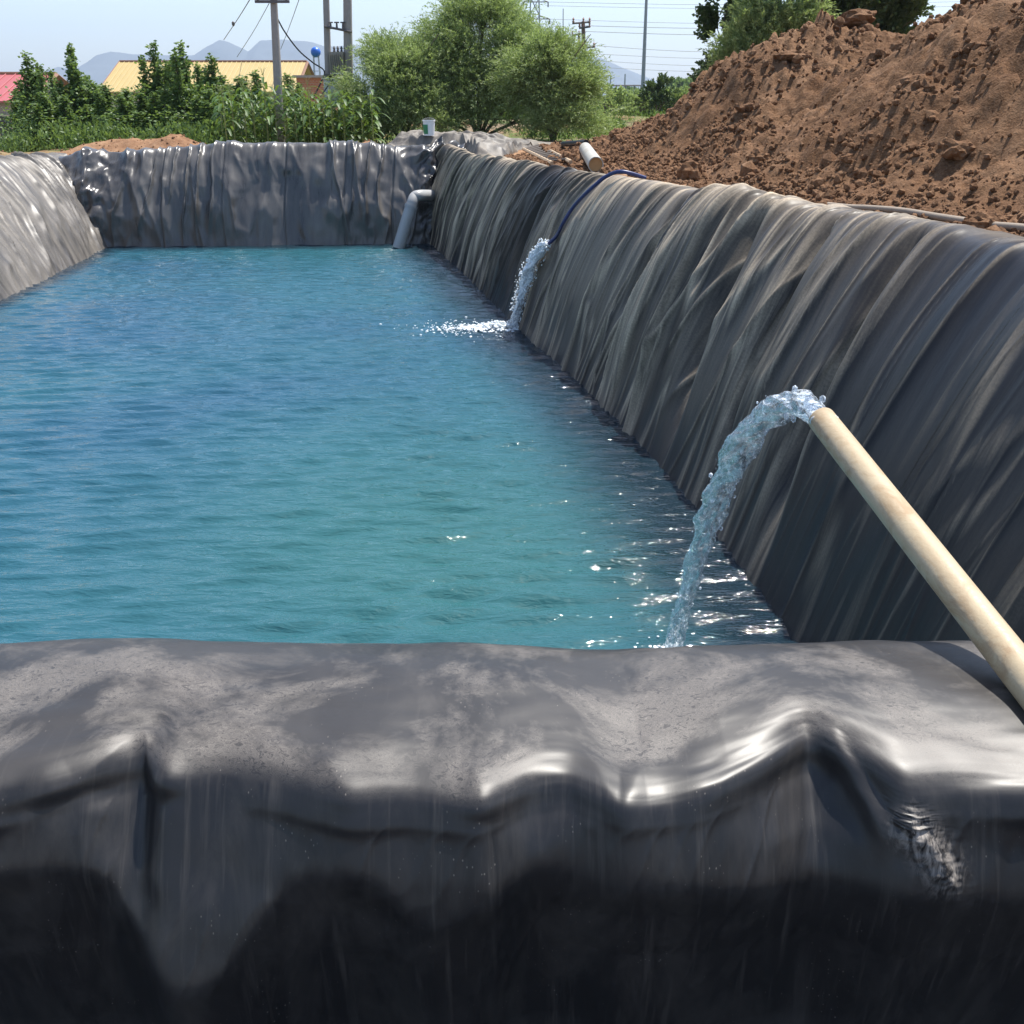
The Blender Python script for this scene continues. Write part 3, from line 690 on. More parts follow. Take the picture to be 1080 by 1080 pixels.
def clod(px, py, r, label, asp=(1, .8, .85)):
    h = hit(px, py, (T_G, T_P))
    while h is None or h[3] > 30: py += 2; h = hit(px, py, (T_G, T_P))
    p = np.array(h[0])
    V = IV.copy(); n = fbm(V[:, 0]*1.9+r*90, V[:, 1]*1.9+V[:, 2]*2.3, 150, 4, .6)
    V = V*(.45+1.15*n[:, None])*np.array(asp)*r
    Vs, Fs = V, IF
    me = mesh_np('earth_clod', Vs, Fs, smooth=False); o = link('earth_clod', me, M_clod, None, label=label, category='clod', group='large clods beside the right bank'); o.location = (p[0], p[1], p[2]+r*.45); return o
clod(727, 189, .13, 'dark upright clod at the foot of the heap just behind the crest of the liner', (1, .8, 1.0))
clod(1036, 243, .10, 'flat brown clod lying over the grey hose near the right edge', (1.3, .9, .62))
clod(800, 172, .10, 'rough clod half buried low on the heap above the middle of the liner crest', (1.1, .9, .8))
clod(835, 65, .13, 'slab of packed earth sticking out high on the left shoulder of the heap', (1.7, .9, .5))
clod(905, 22, .16, 'large dark clod crowning the left summit of the heap', (1.4, 1, .7))
clod(1010, 165, .11, 'broad clod in the rubble halfway up the right part of the heap', (1.2, 1, .7))

# ------------------------------------------------------------------ near pipe and its jet
tip = Vector((.744, 2.372, -.722)); dirp = Vector((.106, -1.0, -.178)).normalized()
pend = tip+dirp*6.4
pipe = empty('water_pipe', tuple(pend), 'cream plastic pipe crossing the near bank, pouring a thick jet of water', 'pipe')
m = MB(); r0 = .0325; n = 40; V = []
sp_pts = [tip+dirp*t for t in np.concatenate([[0, .004], np.linspace(.05, 6.4, 60)])]
def off(v): return v-pend
u1 = dirp.cross(Vector((0, 0, 1))).normalized(); u2 = dirp.cross(u1)
rings = [(tip+dirp*.25, r0-.005), (tip+dirp*.002, r0-.004), (tip, r0-.002), (tip+dirp*.003, r0)]+[(p, r0*(1+.006*math.sin(i*1.7))) for i, p in enumerate(sp_pts[2:])]
for c, r in rings:
    for k in range(n):
        a = 2*math.pi*k/n; V.append(off(c)+(u1*math.cos(a)+u2*math.sin(a))*r)
F = [(i*n+k, i*n+(k+1) % n, (i+1)*n+(k+1) % n, (i+1)*n+k) for i in range(len(rings)-1) for k in range(n)]
m.add(V, F); m.build('pipe_tube', M_pvc, pipe, True)

def jet(name, label, path, rad, mat, seed, nl=420, nr=90, lump=.30, parentdrops=None, flat=.8):
    C = spline(path, nl); T = np.gradient(C, axis=0); T /= np.linalg.norm(T, axis=1, keepdims=True)
    side = np.cross(T, [0, 0, 1.0]); side /= np.linalg.norm(side, axis=1, keepdims=True); up = np.cross(side, T)
    L = np.concatenate([[0], np.cumsum(np.linalg.norm(np.diff(C, axis=0), axis=1))])
    a = np.linspace(0, 2*math.pi, nr, endpoint=False)[None, :]; Lg = L[:, None]
    rr = np.interp(np.linspace(0, 1, nl), np.linspace(0, 1, len(rad)), rad)[:, None]
    g = sstep(Lg/L[-1], .0, .10)
    tw = a+1.1*Lg
    ca, sa = np.cos(tw), np.sin(tw)
    base = rr[:, 0].mean()
    n1 = vn(ca*1.6+9, sa*1.6+Lg*5, seed)-.5; n2 = vn(ca*3+Lg*9, sa*3-Lg*6, seed+1)-.5; n3 = ridged(vn(ca*5.5+Lg*16, sa*5.5+Lg*21, seed+2))-.5
    n4 = ridged(vn(ca*9-Lg*30, sa*9+Lg*34, seed+3))-.5
    rg = rr*(1+g*(lump*1.1*n1+lump*1.4*n2+lump*.55*n3+lump*.20*n4+lump*.55*np.cos(2*a+11*Lg+2*vn(Lg*3, Lg*0, seed+8))+lump*.40*np.cos(3*a-19*Lg+3*vn(Lg*4, Lg*0, seed+9))+lump*.25*np.cos(5*a+31*Lg)))
    k = 1+0*Lg
    P = C[:, None]+side[:, None]*(np.cos(a)*rg)[..., None]*1.0+up[:, None]*(np.sin(a)*rg)[..., None]*flat
    nv_ = nr; i = np.arange(nl-1)[:, None]; j = np.arange(nr)[None, :]
    F = np.stack([i*nr+j, i*nr+(j+1) % nr, (i+1)*nr+(j+1) % nr, (i+1)*nr+j], -1).reshape(-1, 4)
    V = P.reshape(-1, 3)
    return V, F, C, rr[:, 0], T
def drops(C, rr, k, spread, rmin, rmax, seed):
    rg = np.random.default_rng(seed); VV, FF_ = [], []; n0 = 0
    for _ in range(k):
        i = int(len(C)*(rg.random()**.6)*.999); d = rg.normal(size=3); d /= np.linalg.norm(d)
        p = C[i]+d*rr[i]*(1+spread*rg.random()*(.3+i/len(C))); r = rmin+(rmax-rmin)*rg.random()**2.5
        VV.append(IV1*r*np.array([1, 1, 1.3])+p); FF_.append(IF1+n0); n0 += len(IV1)
    return np.concatenate(VV), np.concatenate(FF_)
sx = lambda s: .742+.036*s
drop_tab = [(-.012, .0), (.20, .018), (.448, .10), (.845, .312), (1.2, .60), (1.54, .96), (1.85, 1.34), (2.12, 1.72), (2.36, 2.12)]
path = [(sx(s), 2.36+s, -.722-d) for s, d in drop_tab]
V, F, C, rr, T = jet('water_jet', '', path, [.029, .037, .044, .048, .048, .045, .041, .038, .045], M_jet, 301, lump=.24)
j = empty('water_jet', path[-1], 'thick clear arc of water falling from the cream pipe into the pond', 'water jet')
loc = np.array(path[-1])
link('stream', mesh_np('stream', V-loc, F), M_jet, j)
V, F = drops(C, rr, 230, .45, .002, .009, 5)
link('droplets', mesh_np('droplets', V-loc, F), M_jet, j, kind='stuff')
# splash where it lands
def splash(center, rx, ry, k, rmin, rmax, hmax, seed):
    rg = np.random.default_rng(seed); VV, FF_ = [], []; n0 = 0
    for _ in range(k):
        a = rg.random()*6.283; q = abs(rg.normal())*.5; p = np.array([math.cos(a)*rx*q, math.sin(a)*ry*q, .004+hmax*rg.random()**3*(1-min(q, 1))])
        r = rmin+(rmax-rmin)*rg.random()**2
        VV.append(IV1*r*np.array([1.4, 1.2, .8])*(1+.3*(rg.random((len(IV1), 1))-.5))+p+np.array(center)); FF_.append(IF1+n0); n0 += len(IV1)
    return np.concatenate(VV), np.concatenate(FF_)
M_white = simple('white_foam', (.82, .87, .90), .3, var=.08, scale=30)
V, F = splash((0, 0, 0), .20, .22, 900, .004, .015, .14, 8)
o = link('splash', mesh_np('splash', V, F), M_white, None, kind='stuff', label='beads of water thrown up where the near jet lands', category='splash'); o.location = (sx(2.36), 4.72, WZ)

# ------------------------------------------------------------------ blue hose on the right bank and its small jet
hp = []
for px, py in ((700,187),(655,188),(643,191),(632,199),(620,210),(609,222),(599,237),(590,250),(583,259)):
    h = hit(px, py, (T_R, T_G, T_P)); hp.append(h[0]+h[1]*.065 if h[1].z > 0 else h[0]-h[1]*.065)
hp = [Vector(p) for p in hp]; hp[0] = hp[1]+Vector((.30, .05, -.06)); hp[1] = hp[1]+Vector((.03, 0, .01))
hose = empty('blue_hose', tuple(hp[-1]), 'thin blue hose draped down the right bank, spilling white water near the middle', 'hose')
M_blue = simple('blue_hose', (.018, .030, .12), .4, var=.3, scale=8)
m = MB(); q = spline(hp, 70); q = q-np.array(hp[-1]); m.tube(list(q), .022, 10, False); m.build('hose_tube', M_blue, hose, True)
endp = hp[-1]; land = Vector((.02, 13.25, WZ))
path = [endp, endp+Vector((-.07, .0, -.03)), endp.lerp(land, .38)+Vector((-.05, 0, .13)), endp.lerp(land, .7)+Vector((-.03, 0, .08)), land]
V, F, C, rr, T = jet('j', '', [tuple(p) for p in path], [.022, .040, .050, .046, .034, .028], M_foam, 331, 200, 40, .75)
j = empty('water_jet', tuple(land), 'small white foaming spout falling from the blue hose halfway along the right bank', 'water jet')
link('stream', mesh_np('stream', V-np.array(land), F), M_foam, j)
V, F = drops(C, rr, 1500, 2.4, .003, .013, 6)
link('droplets', mesh_np('droplets', V-np.array(land), F), M_white, j, kind='stuff')
V1, F1 = splash((-.22, -.02, 0), .42, .22, 900, .006, .022, .10, 10)
V2, F2 = splash((-.62, -.05, 0), .75, .55, 420, .006, .017, .015, 11)
o = link('foam_patch', mesh_np('foam_patch', np.concatenate([V1, V2]), np.concatenate([F1, F2+len(V1)])), M_white, None, kind='stuff', label='white foam and bubbles on the water where the small spout lands', category='foam'); o.location = (land.x, land.y, WZ)

# ------------------------------------------------------------------ far corner elbow pipe
def PV(px, py, y): return PY(px, py, y)
e0, e1, e2, e3 = PV(456, 206, 21.6), PV(443, 206, 21.0), PV(435, 213, 20.85), PV(420, 262, 20.7)
el = empty('drain_pipe', tuple(e3), 'pale grey elbow pipe coming out of the far right corner down into the water', 'pipe')
m = MB(); m.tube([Vector(v)-e3 for v in spline([e0, e1, e1.lerp(e2, .5)+Vector((-.03, 0, .03)), e2, e2.lerp(e3, .15)], 26)], .105, 20); m.build('elbow', M_greypvc, el, True)
m = MB(); m.tube([e2.lerp(e3, .08)-e3, e2.lerp(e3, .5)-e3, Vector((0, 0, 0))], .118, 20); m.build('straight_pipe', M_greypvc, el, True)
m = MB(); m.tube([e2.lerp(e3, .07)-e3, e2.lerp(e3, .13)-e3], .128, 20); m.build('collar', M_greypvc, el, True)

# ------------------------------------------------------------------ things on the right-hand soil
# grey hose
gp = []
for px, py in ((868,226),(895,229),(915,230),(950,233),(985,239),(1015,244),(1045,249),(1085,253),(1130,262)):
    h = hit(px, py-5, (T_G, T_P)); gp.append(h[0]+Vector((0, 0, .04)))
hg = empty('grey_hose', tuple(gp[0]), 'grey brown hose lying on the soil behind the right bank crest', 'hose')
m = MB(); m.tube(list(spline(gp, 60)-np.array(gp[0])), .026, 12); m.build('hose_tube', simple('grey_hose', (.26, .21, .16), .7, var=.2, scale=8), hg, True)
# short thick pipe
a = Vector(PZ(617, 166, -.98)); b_ = Vector(PZ(629, 181, -.95)); a.z = down(a.x, a.y, (T_G, T_P))+.10; b_.z = down(b_.x, b_.y, (T_G, T_P, T_R))+.11
b_ = a+(b_-a)*.95
pp = empty('pipe_offcut', tuple(b_), 'short thick cream pipe lying on soil at the foot of the heap, near end open', 'pipe')
dd = (b_-a).normalized(); m = MB(); s1 = dd.cross(Vector((0, 0, 1))).normalized(); s2 = dd.cross(s1); n = 28; V = []
for c, r in ((a, .085), (a, .105), (b_, .105), (b_, .093), (a.lerp(b_, .85), .091)):
    for k in range(n): an = 2*math.pi*k/n; V.append(c-b_+(s1*math.cos(an)+s2*math.sin(an))*r)
m.add(V, [(i*n+k, i*n+(k+1) % n, (i+1)*n+(k+1) % n, (i+1)*n+k) for i in range(4) for k in range(n)]); m.build('pipe_tube', M_pvcw, pp, True)
m = MB(); V = [c-b_+(s1*math.cos(2*math.pi*k/n)+s2*math.sin(2*math.pi*k/n))*.0925 for c in (b_-dd*.03, b_-dd*.09) for k in range(n)]
m.add(V, [tuple(range(n)), tuple(reversed(range(n, 2*n)))]+[(k, (k+1) % n, n+(k+1) % n, n+k) for k in range(n)])
m.build('soil_plug', simple('orange_soil', (.50, .28, .12), .9, var=.25, scale=10), pp)
# ladder
M_wood = simple('weathered_wood', (.42, .31, .20), .8, var=.3, scale=12, dirt=(.2, .14, .09), dirtamt=.3)
M_wooddk = simple('dark_slat', (.10, .085, .075), .8, var=.3, scale=12)
def gpt(px, py, dz=.05):
    h = hit(px, py, (T_G, T_P)); p = Vector(h[0]); p.z += dz; return p
l1, l2, l3, l4 = gpt(552, 161, .07), gpt(582, 177, .07), gpt(568, 156, .07), gpt(602, 176, .07)
lad = empty('slatted_frame', tuple(l1), 'wooden slatted frame like a short ladder lying on the soil beside the spare sheet', 'ladder')
for p, q_ in ((l1, l2), (l3, l4)):
    m = MB(); m.tube([p-l1, q_-l1], .032, 6); m.build('rail', M_wood, lad)
for k in range(11):
    t = (k+.6)/11.6; p = l1.lerp(l2, t)-l1; q_ = l3.lerp(l4, t)-l1; m = MB(); m.tube([p+Vector((0, 0, .015)), q_+Vector((0, 0, .015))], .020, 5); m.build('rung', M_wooddk, lad)
p1, p2 = gpt(596, 153), gpt(612, 151.5)
m = MB(); m.tube([gpt(594, 155, .05)-p1, gpt(618, 153.5, .05)-p1], .05, 10); o = m.build('rolled_sheet', M_crump, None, True, label='small dark roll of sheet lying behind the slatted frame', category='roll'); o.location = p1
# bucket
bk = Vector(PY(453, 153, 22.9)); bk.z = max(down(bk.x, bk.y, (T_G, T_S)), -1.12)
bu = empty('paint_bucket', tuple(bk), 'small white plastic bucket with a green side on the crumpled sheet below the willows', 'bucket', scale=1.15)
M_wp = simple('white_plastic', (.80, .80, .78), .4, var=.06, scale=5)
m = MB(); m.lathe([(.001, .0), (.095, .0), (.11, .24), (.118, .245), (.118, .265), (.108, .265), (.106, .25), (.09, .01), (.001, .01)]); m.build('tub', M_wp, bu, True)
m = MB(); n = 14; V = [(r*math.cos(a_), r*math.sin(a_), z) for (r, z) in ((.0985, .03), (.1105, .19)) for a_ in np.linspace(R(150), R(262), n)]
V += [(x*1.02, y*1.02, z) for x, y, z in V]; m.add(V, [(2*n+k, 2*n+k+1, 3*n+k+1, 3*n+k) for k in range(n-1)]+[(k, n+k, n+k+1, k+1) for k in range(n-1)]+[(k, k+1, 2*n+k+1, 2*n+k) for k in range(n-1)]+[(n+k, 3*n+k, 3*n+k+1, n+k+1) for k in range(n-1)])
m.build('label_patch', simple('green_label', (.03, .22, .09), .5), bu, True)
m = MB(); m.tube([(.12*math.cos(t), .02, .25+.05*math.sin(t)) for t in np.linspace(0, math.pi, 16)], .004, 6); m.build('handle', simple('wire', (.4, .4, .4), .4, .8), bu, True)

# ------------------------------------------------------------------ foliage
def leaves(P, D, ln, wd, seed, droop=.0):
    """one diamond-like quad folded along its length at every point"""
    rg = np.random.default_rng(seed); n = len(P)
    l = ln*(.6+.8*rg.random((n, 1))); w = wd*(.6+.8*rg.random((n, 1)))
    s = np.cross(D, rg.normal(size=(n, 3))); s /= np.linalg.norm(s, axis=1, keepdims=True)+1e-9
    a = P; c = P+D*l; m1 = P+D*l*.45+s*w; m2 = P+D*l*.45-s*w
    V = np.stack([a, m1, c, m2], 1).reshape(-1, 3); F = np.arange(4*n).reshape(-1, 4)
    return V, F
def strands(S, Dir, length, k, sag, rg):
    t = np.linspace(.05, 1, k)[None, :, None]; n = len(S); L = length*(.5+.8*rg.random((n, 1, 1)))
    P = S[:, None]+Dir[:, None]*t*L+np.array([0, 0, -1.0])*sag*(t*L)**2+rg.normal(size=(n, k, 3))*.012
    D = Dir[:, None]+np.array([0, 0, -2.0])*sag*t*L+rg.normal(size=(n, k, 3))*.45
    D /= np.linalg.norm(D, axis=2, keepdims=True)
    return P.reshape(-1, 3), D.reshape(-1, 3)
def willow(name, base, lobes, seed, label, mat=M_willow, group=None, ns=2600, ln=.075, wd=.0085, cat='tree', sag=.5, slen=.60):
    rg = np.random.default_rng(seed); t = empty(name, tuple(base), label, cat, group)
    PP, DD = [], []; mb = MB(); tot = sum(l[3]*l[4]*l[5] for l in lobes)
    for (cx_, cy_, cz_, rx, ry, rz) in lobes:
        k = max(60, int(ns*rx*ry*rz/tot)); d = rg.normal(size=(k, 3)); d /= np.linalg.norm(d, axis=1, keepdims=True)
        d[:, 2] = np.where(d[:, 2] < -.6, -d[:, 2], d[:, 2]); rad = rg.random((k, 1))**.42
        cl_ = .64+.72*vn(d[:, 0]*2.6+seed, d[:, 1]*2.6+d[:, 2]*3, seed)[:, None]
        S = np.array([cx_, cy_, cz_])+d*rad*cl_*np.array([rx, ry, rz])
        keep = vn(S[:, 0]*3.0, S[:, 2]*3.0+S[:, 1]*2, seed+5) > .34; S = S[keep]; d = d[keep]
        dr = d*np.array([1, 1, .5])+np.array([0, 0, .75])+rg.normal(size=d.shape)*.35; dr /= np.linalg.norm(dr, axis=1, keepdims=True)
        P, D = strands(S, dr, slen, 22, sag, rg); PP.append(P); DD.append(D)
        lim = [(0, 0, .0), (cx_*.4, cy_*.4, cz_*.45), (cx_, cy_, cz_)]
        if cz_ > .4:
            mb.tube(list(spline(lim, 8)), list(np.linspace(.06, .02, 8)), 6)
            for q in range(7):
                e = np.array([cx_, cy_, cz_])+rg.normal(size=3)*np.array([rx, ry, rz])*.5; mb.tube(list(spline([(cx_*.6, cy_*.6, cz_*.6), tuple((np.array([cx_, cy_, cz_])*.8+e*.2)), tuple(e)], 6)), list(np.linspace(.025, .008, 6)), 5)
    P = np.concatenate(PP); D = np.concatenate(DD); ok = P[:, 2] > .02; V, F = leaves(P[ok], D[ok], ln, wd, seed)
    mb.build('trunk', M_bark, t, True); link('crown', mesh_np('crown', V, F, smooth=False), mat, t)
    return t
gy_ = lambda x, y: float(ground_h(np.array([[float(x)]]), np.array([[float(y)]]))[0, 0])
def gb(px, y, off=0):
    r = ray(px, 140); x = r.x/r.y*y; return Vector((x, y, gy_(x, y)+off))
# willow clump behind the far right corner
b1 = gb(425, 27.5); willow('willow_tree', b1, [(0, 0, 1.25, .95, .8, .95), (.75, .1, 1.6, .7, .6, .7), (-.75, 0, .85, .75, .6, .8), (.5, -.3, .6, .8, .6, .65), (-.1, .1, 1.75, .6, .5, .5), (0, -.5, .35, 1.2, .4, .4)], 11, 'shorter leafy willow at the left of the clump behind the pond corner', ns=7000, group='willows behind the pond corner')
b2 = gb(505, 28.2); willow('willow_tree', b2, [(0, 0, 2.35, 1.15, .9, 1.0), (-.75, -.1, 1.6, .95, .8, 1.0), (.85, -.1, 1.65, .95, .8, .95), (.1, -.5, .8, 1.5, .7, .8), (.1, .2, 2.85, .75, .6, .65), (-.85, .1, 2.3, .5, .5, .5), (1.05, 0, 2.2, .5, .5, .5), (-.9, -.5, .6, .8, .5, .6), (1.0, -.5, .5, .9, .5, .55), (1.35, .1, 1.35, .8, .6, .9)], 12, 'tallest bushy willow in the middle of the clump behind the pond corner', ns=11000, group='willows behind the pond corner')
b3 = gb(583, 26.6); willow('willow_tree', b3, [(0, 0, 1.2, .95, .7, .9), (-.55, .1, 1.4, .7, .6, .6), (-.1, 0, 1.75, .5, .5, .5), (.45, -.1, .85, .7, .6, .65), (-.2, -.3, .5, .9, .5, .5), (.3, -.4, .3, .8, .4, .35)], 13, 'pale green willow at the right of the clump beside the open ground', ns=6500, group='willows behind the pond corner')
b = gb(612, 31); willow('sapling', b, [(0, 0, .55, .28, .28, .26)], 14, 'small sapling with a bare stem right of the willow clump', ns=160, ln=.06, wd=.012, slen=.2, cat='young tree')

# young poplars
def poplar_mesh(seed, H, nsh, ll=.085, lw=.036):
    rg = np.random.default_rng(seed); mb = MB(); PP, DD = [], []
    for k in range(nsh):
        h = H*(1 if k == 0 else rg.uniform(.55, .92)); b = rg.normal(size=2)*(.03 if k == 0 else .16); le = rg.normal(size=2)*(.03 if k == 0 else .14)
        pt = lambda z: np.array([b[0]+le[0]*(z/h)**1.3*h*.5, b[1]+le[1]*(z/h)**1.3*h*.5, z])
        mb.tube([pt(z) for z in np.linspace(0, h, 9)], list(np.linspace(.028 if k == 0 else .016, .004, 9)), 5)
        nb = int(15*h)
        for i in range(nb):
            z = h*(.05+.9*(i+rg.random())/nb); a = rg.random()*6.283; L_ = (.09+.30*max(0, 1-(z/h)**2))*rg.uniform(.4, 1.2); el_ = R(rg.uniform(48, 74))
            d = np.array([math.cos(a)*math.cos(el_), math.sin(a)*math.cos(el_), math.sin(el_)]); s0 = pt(z)
            mb.tube([s0+d*L_*t for t in (0, .5, 1)], [.007, .005, .002], 4)
            m_ = int(8+46*L_); t = rg.random((m_, 1)); PP.append(s0+d*L_*t+rg.normal(size=(m_, 3))*.045); D = d*.3+rg.normal(size=(m_, 3)); DD.append(D/np.linalg.norm(D, axis=1, keepdims=True))
        m_ = int(34*h); z = h*(.35+.65*rg.random(m_)**.8); P = np.array([pt(q) for q in z])+rg.normal(size=(m_, 3))*.035; PP.append(P); D = rg.normal(size=(m_, 3)); DD.append(D/np.linalg.norm(D, axis=1, keepdims=True))
    m_ = 1500; zz_ = rg.random(m_)**.8; P = np.stack([rg.normal(size=m_)*.40*(1.1-.6*zz_), rg.normal(size=m_)*.40*(1.1-.6*zz_), H*.60*zz_], 1); PP.append(P); D = rg.normal(size=(m_, 3))+np.array([0, 0, .4]); DD.append(D/np.linalg.norm(D, axis=1, keepdims=True))
    V, F = leaves(np.concatenate(PP), np.concatenate(DD), ll, lw, seed)
    me = bpy.data.meshes.new('trunk'); me.from_pydata([tuple(p) for p in mb.v], [], mb.f); me.materials.append(M_bark)
    lm = mesh_np('crown', V, F, smooth=False); lm.materials.append(M_poplar)
    return me, lm
pvar = [poplar_mesh(21+k, 3.0, 5+k % 4) for k in range(7)]
pop = [  # px, top py, dist, label
    (28, 82, 30.0, 'leftmost young poplar, in front of the red roofed shed'),
    (40, 56, 29.0, 'young poplar with a thin tip standing just right of the red roof'),
    (62, 72, 31.0, 'low bushy young poplar between the shed and the tall pointed one'),
    (89, 46, 29.5, 'tall pointed young poplar left of the yellow roof'),
    (118, 88, 28.5, 'low young poplar in front of the left end of the yellow roof'),
    (140, 92, 30.0, 'short young poplar under the eave of the yellow roof'),
    (168, 44, 29.5, 'tall thin topped young poplar near the middle of the yellow roof'),
    (186, 62, 30.5, 'young poplar crowded right behind the thin topped one'),
    (201, 45, 29.0, 'slender young poplar right of centre against the yellow roof'),
    (214, 66, 30.5, 'lower young poplar leaning beside the slender one'),
    (233, 56, 29.5, 'young poplar before the right half of the yellow roof'),
    (256, 80, 29.0, 'rounded young poplar half hidden by tall corn left of the single pole'),
    (272, 74, 30.0, 'young poplar right behind the corn left of the single pole'),
    (312, 78, 29.5, 'young poplar just right of the single concrete pole'),
    (104, 78, 31.0, 'thin young poplar behind the left gable of the yellow roof'),
    (50, 98, 28.2, 'low bushy poplar in the front row before the red shed'),
    (76, 100, 28.4, 'low bushy poplar in the front row below the tall pointed tree'),
    (129, 100, 28.0, 'lowest bushy poplar in the front row below the eave of the yellow roof'),
    (154, 96, 28.6, 'bushy poplar in the front row left of the thin topped one'),
    (178, 92, 28.2, 'bushy poplar in the front row right of the thin topped one'),
    (222, 94, 28.2, 'bushy poplar in the front row at the left edge of the corn'),
    (244, 78, 30.2, 'young poplar rising out of the left edge of the corn')]
for i, (px, ty, d, lab) in enumerate(pop):
    g = gb(px, d); top = PY(px, ty, d); H = top.z-g.z; s = H/3.0*1.0
    t = empty('poplar_tree', tuple(g), lab, 'tree', 'young poplars behind the far bank', (0, 0, rng.random()*6.28)); w = max(s, .9)*1.3
    t.scale = (w, w, s)
    tm, lm = pvar[(i*3) % 7]; a1 = bpy.data.objects.new('trunk', tm); a2 = bpy.data.objects.new('crown', lm)
    for q in (a1, a2): COL.objects.link(q); q.parent = t

# corn
def corn_mesh(seed):
    rg = np.random.default_rng(seed); V, F = [], []; n0 = 0; H = 1.55+.25*rg.random()
    for i in range(13):
        z = H*(.12+.80*i/12); a = i*math.pi+rg.normal()*.5; L = .62*(1-.35*abs(i/12-.5)*2)*(.8+.4*rg.random()); k = 7
        h = np.array([math.cos(a), math.sin(a), 0]); sd = np.array([-math.sin(a), math.cos(a), 0])
        for j in range(k):
            t = j/(k-1); p = np.array([0, 0, z])+h*L*t*.8+np.array([0, 0, 1])*(L*(.85*t-1.05*t*t)); w = .036*math.sin(math.pi*min(1, .12+.88*(1-t)))**.7+.002
            V += [p-sd*w+np.array([0, 0, .012]), p, p+sd*w+np.array([0, 0, .012])]
        for j in range(k-1):
            q = n0+j*3; F += [(q, q+3, q+4, q+1), (q+1, q+4, q+5, q+2)]
        n0 += k*3
    lm = mesh_np('blades', np.array(V), np.array(F)); lm.materials.append(M_corn)
    mb = MB(); mb.tube([(0, 0, 0), (0, 0, H*.6), (.01, 0, H)], [.014, .011, .005], 6)
    for q in range(6): a = q*1.05; mb.tube([(0, 0, H*.98), (.05*math.cos(a), .05*math.sin(a), H+.12), (.10*math.cos(a), .10*math.sin(a), H+.17)], [.004, .003, .002], 4)
    me = bpy.data.meshes.new('stalk'); me.from_pydata([tuple(p) for p in mb.v], [], mb.f); me.materials.append(simple('corn_stalk', (.22, .26, .09), .7))
    return lm, me
cvar = [corn_mesh(31+k) for k in range(4)]
for i in range(64):
    row = i % 4; px = 238+(i//4)*10.4+rng.normal()*2.2; d = 25.2+row*.55+rng.normal()*.1
    if px > 402: continue
    g = gb(px, d); t = empty('corn_plant', tuple(g), 'tall green corn plant in the dense stand behind the far bank around the power poles', 'corn plant', 'corn plants around the power poles', (0, 0, rng.random()*6.28)); t.scale = (1, 1, 1)
    hs = (.66 if px > 330 else .76)+rng.normal()*.06; t.scale = (1.0, 1.0, hs)
    for q_ in cvar[i % 4]: a1 = bpy.data.objects.new('blades' if q_ is cvar[i % 4][0] else 'stalk', q_); COL.objects.link(a1); a1.parent = t
# undergrowth: weeds at the foot of the trees
def weeds(name, n, fx, label, mat=M_field, ln=.14, wd=.02, cat='undergrowth', k=9, up=1.0):
    PP, DD = [], []
    for i in range(n):
        x, y, h = fx(); z = gy_f(x, y); m_ = k
        P = np.array([x, y, z])+rng.normal(size=(m_, 3))*np.array([h*.45, h*.45, 0])+np.array([0, 0, 1])*rng.random((m_, 1))*h
        D = rng.normal(size=(m_, 3))*.6+np.array([0, 0, up]); D /= np.linalg.norm(D, axis=1, keepdims=True); PP.append(P); DD.append(D)
    V, F = leaves(np.concatenate(PP), np.concatenate(DD), ln, wd, 3)
    return link(name, mesh_np(name, V, F, smooth=False), mat, None, kind='stuff', label=label, category=cat)
from functools import lru_cache
_gz = lambda x, y: down(x, y, (T_G,))
gy_f = _gz
weeds('undergrowth', 1700, lambda: (lambda x: (x, rng.uniform(26.6, 29.5), .15+.65*float(fbm(np.array(x*1.3), np.array(.5), 190))))(rng.uniform(-15, -3.2)), 'tangled green weeds below the young poplars and corn', M_poplar, .12, .022, k=12)
weeds('grass_verge', 1500, lambda: (rng.uniform(.3, 10), rng.choice([rng.uniform(25.8, 34.5), rng.uniform(41, 52)]), .14+.16*rng.random()), 'rough grass and weeds on the waste ground beyond the heap', M_field, .13, .014, cat='grass', k=9)
weeds('crop_field', 5200, lambda: ((lambda y: (rng.uniform(-.02*y, .26*y), y, .75))(58+92*rng.random()**1.6)), 'bright green crop rows stretching across the field beyond the earth bank', M_field, .50, .075, cat='crops', k=9)
def shrub(px, d, w, h, label, mat, ns=400, seed=5, ln=.07, wd=.012, grp='shrubs on the waste ground'):
    g = gb(px, d); willow('shrub', g, [(0, 0, h*.55, w*.5, w*.5, h*.42), (w*.2, 0, h*.35, w*.35, w*.4, h*.3)], seed, label, mat, grp, ns, ln, wd, 'shrub', .3, .25)
shrub(691, 56, 1.5, 2.0, 'dark green upright bush standing in front of the white wall', M_poplar_dk, 420, 51, .12, .03)
shrub(637, 50, 2.2, 1.25, 'round light green bush on top of the earth bank', M_willow, 420, 52, .12, .03)
shrub(668, 57, 2.4, 1.2, 'pale bush along the edge of the crop field left of the dark one', M_willow, 380, 53, .12, .03)
shrub(712, 57, 2.6, 1.3, 'wide bright bush on the edge of the field right of the dark one', M_willow, 420, 54, .12, .03)
shrub(640, 33, .9, .6, 'low green bush beside the sandy track below the earth bank', M_poplar, 260, 55)
shrub(624, 30, .9, .5, 'small yellow green bush near the end of the spare sheet', M_willow, 240, 56)

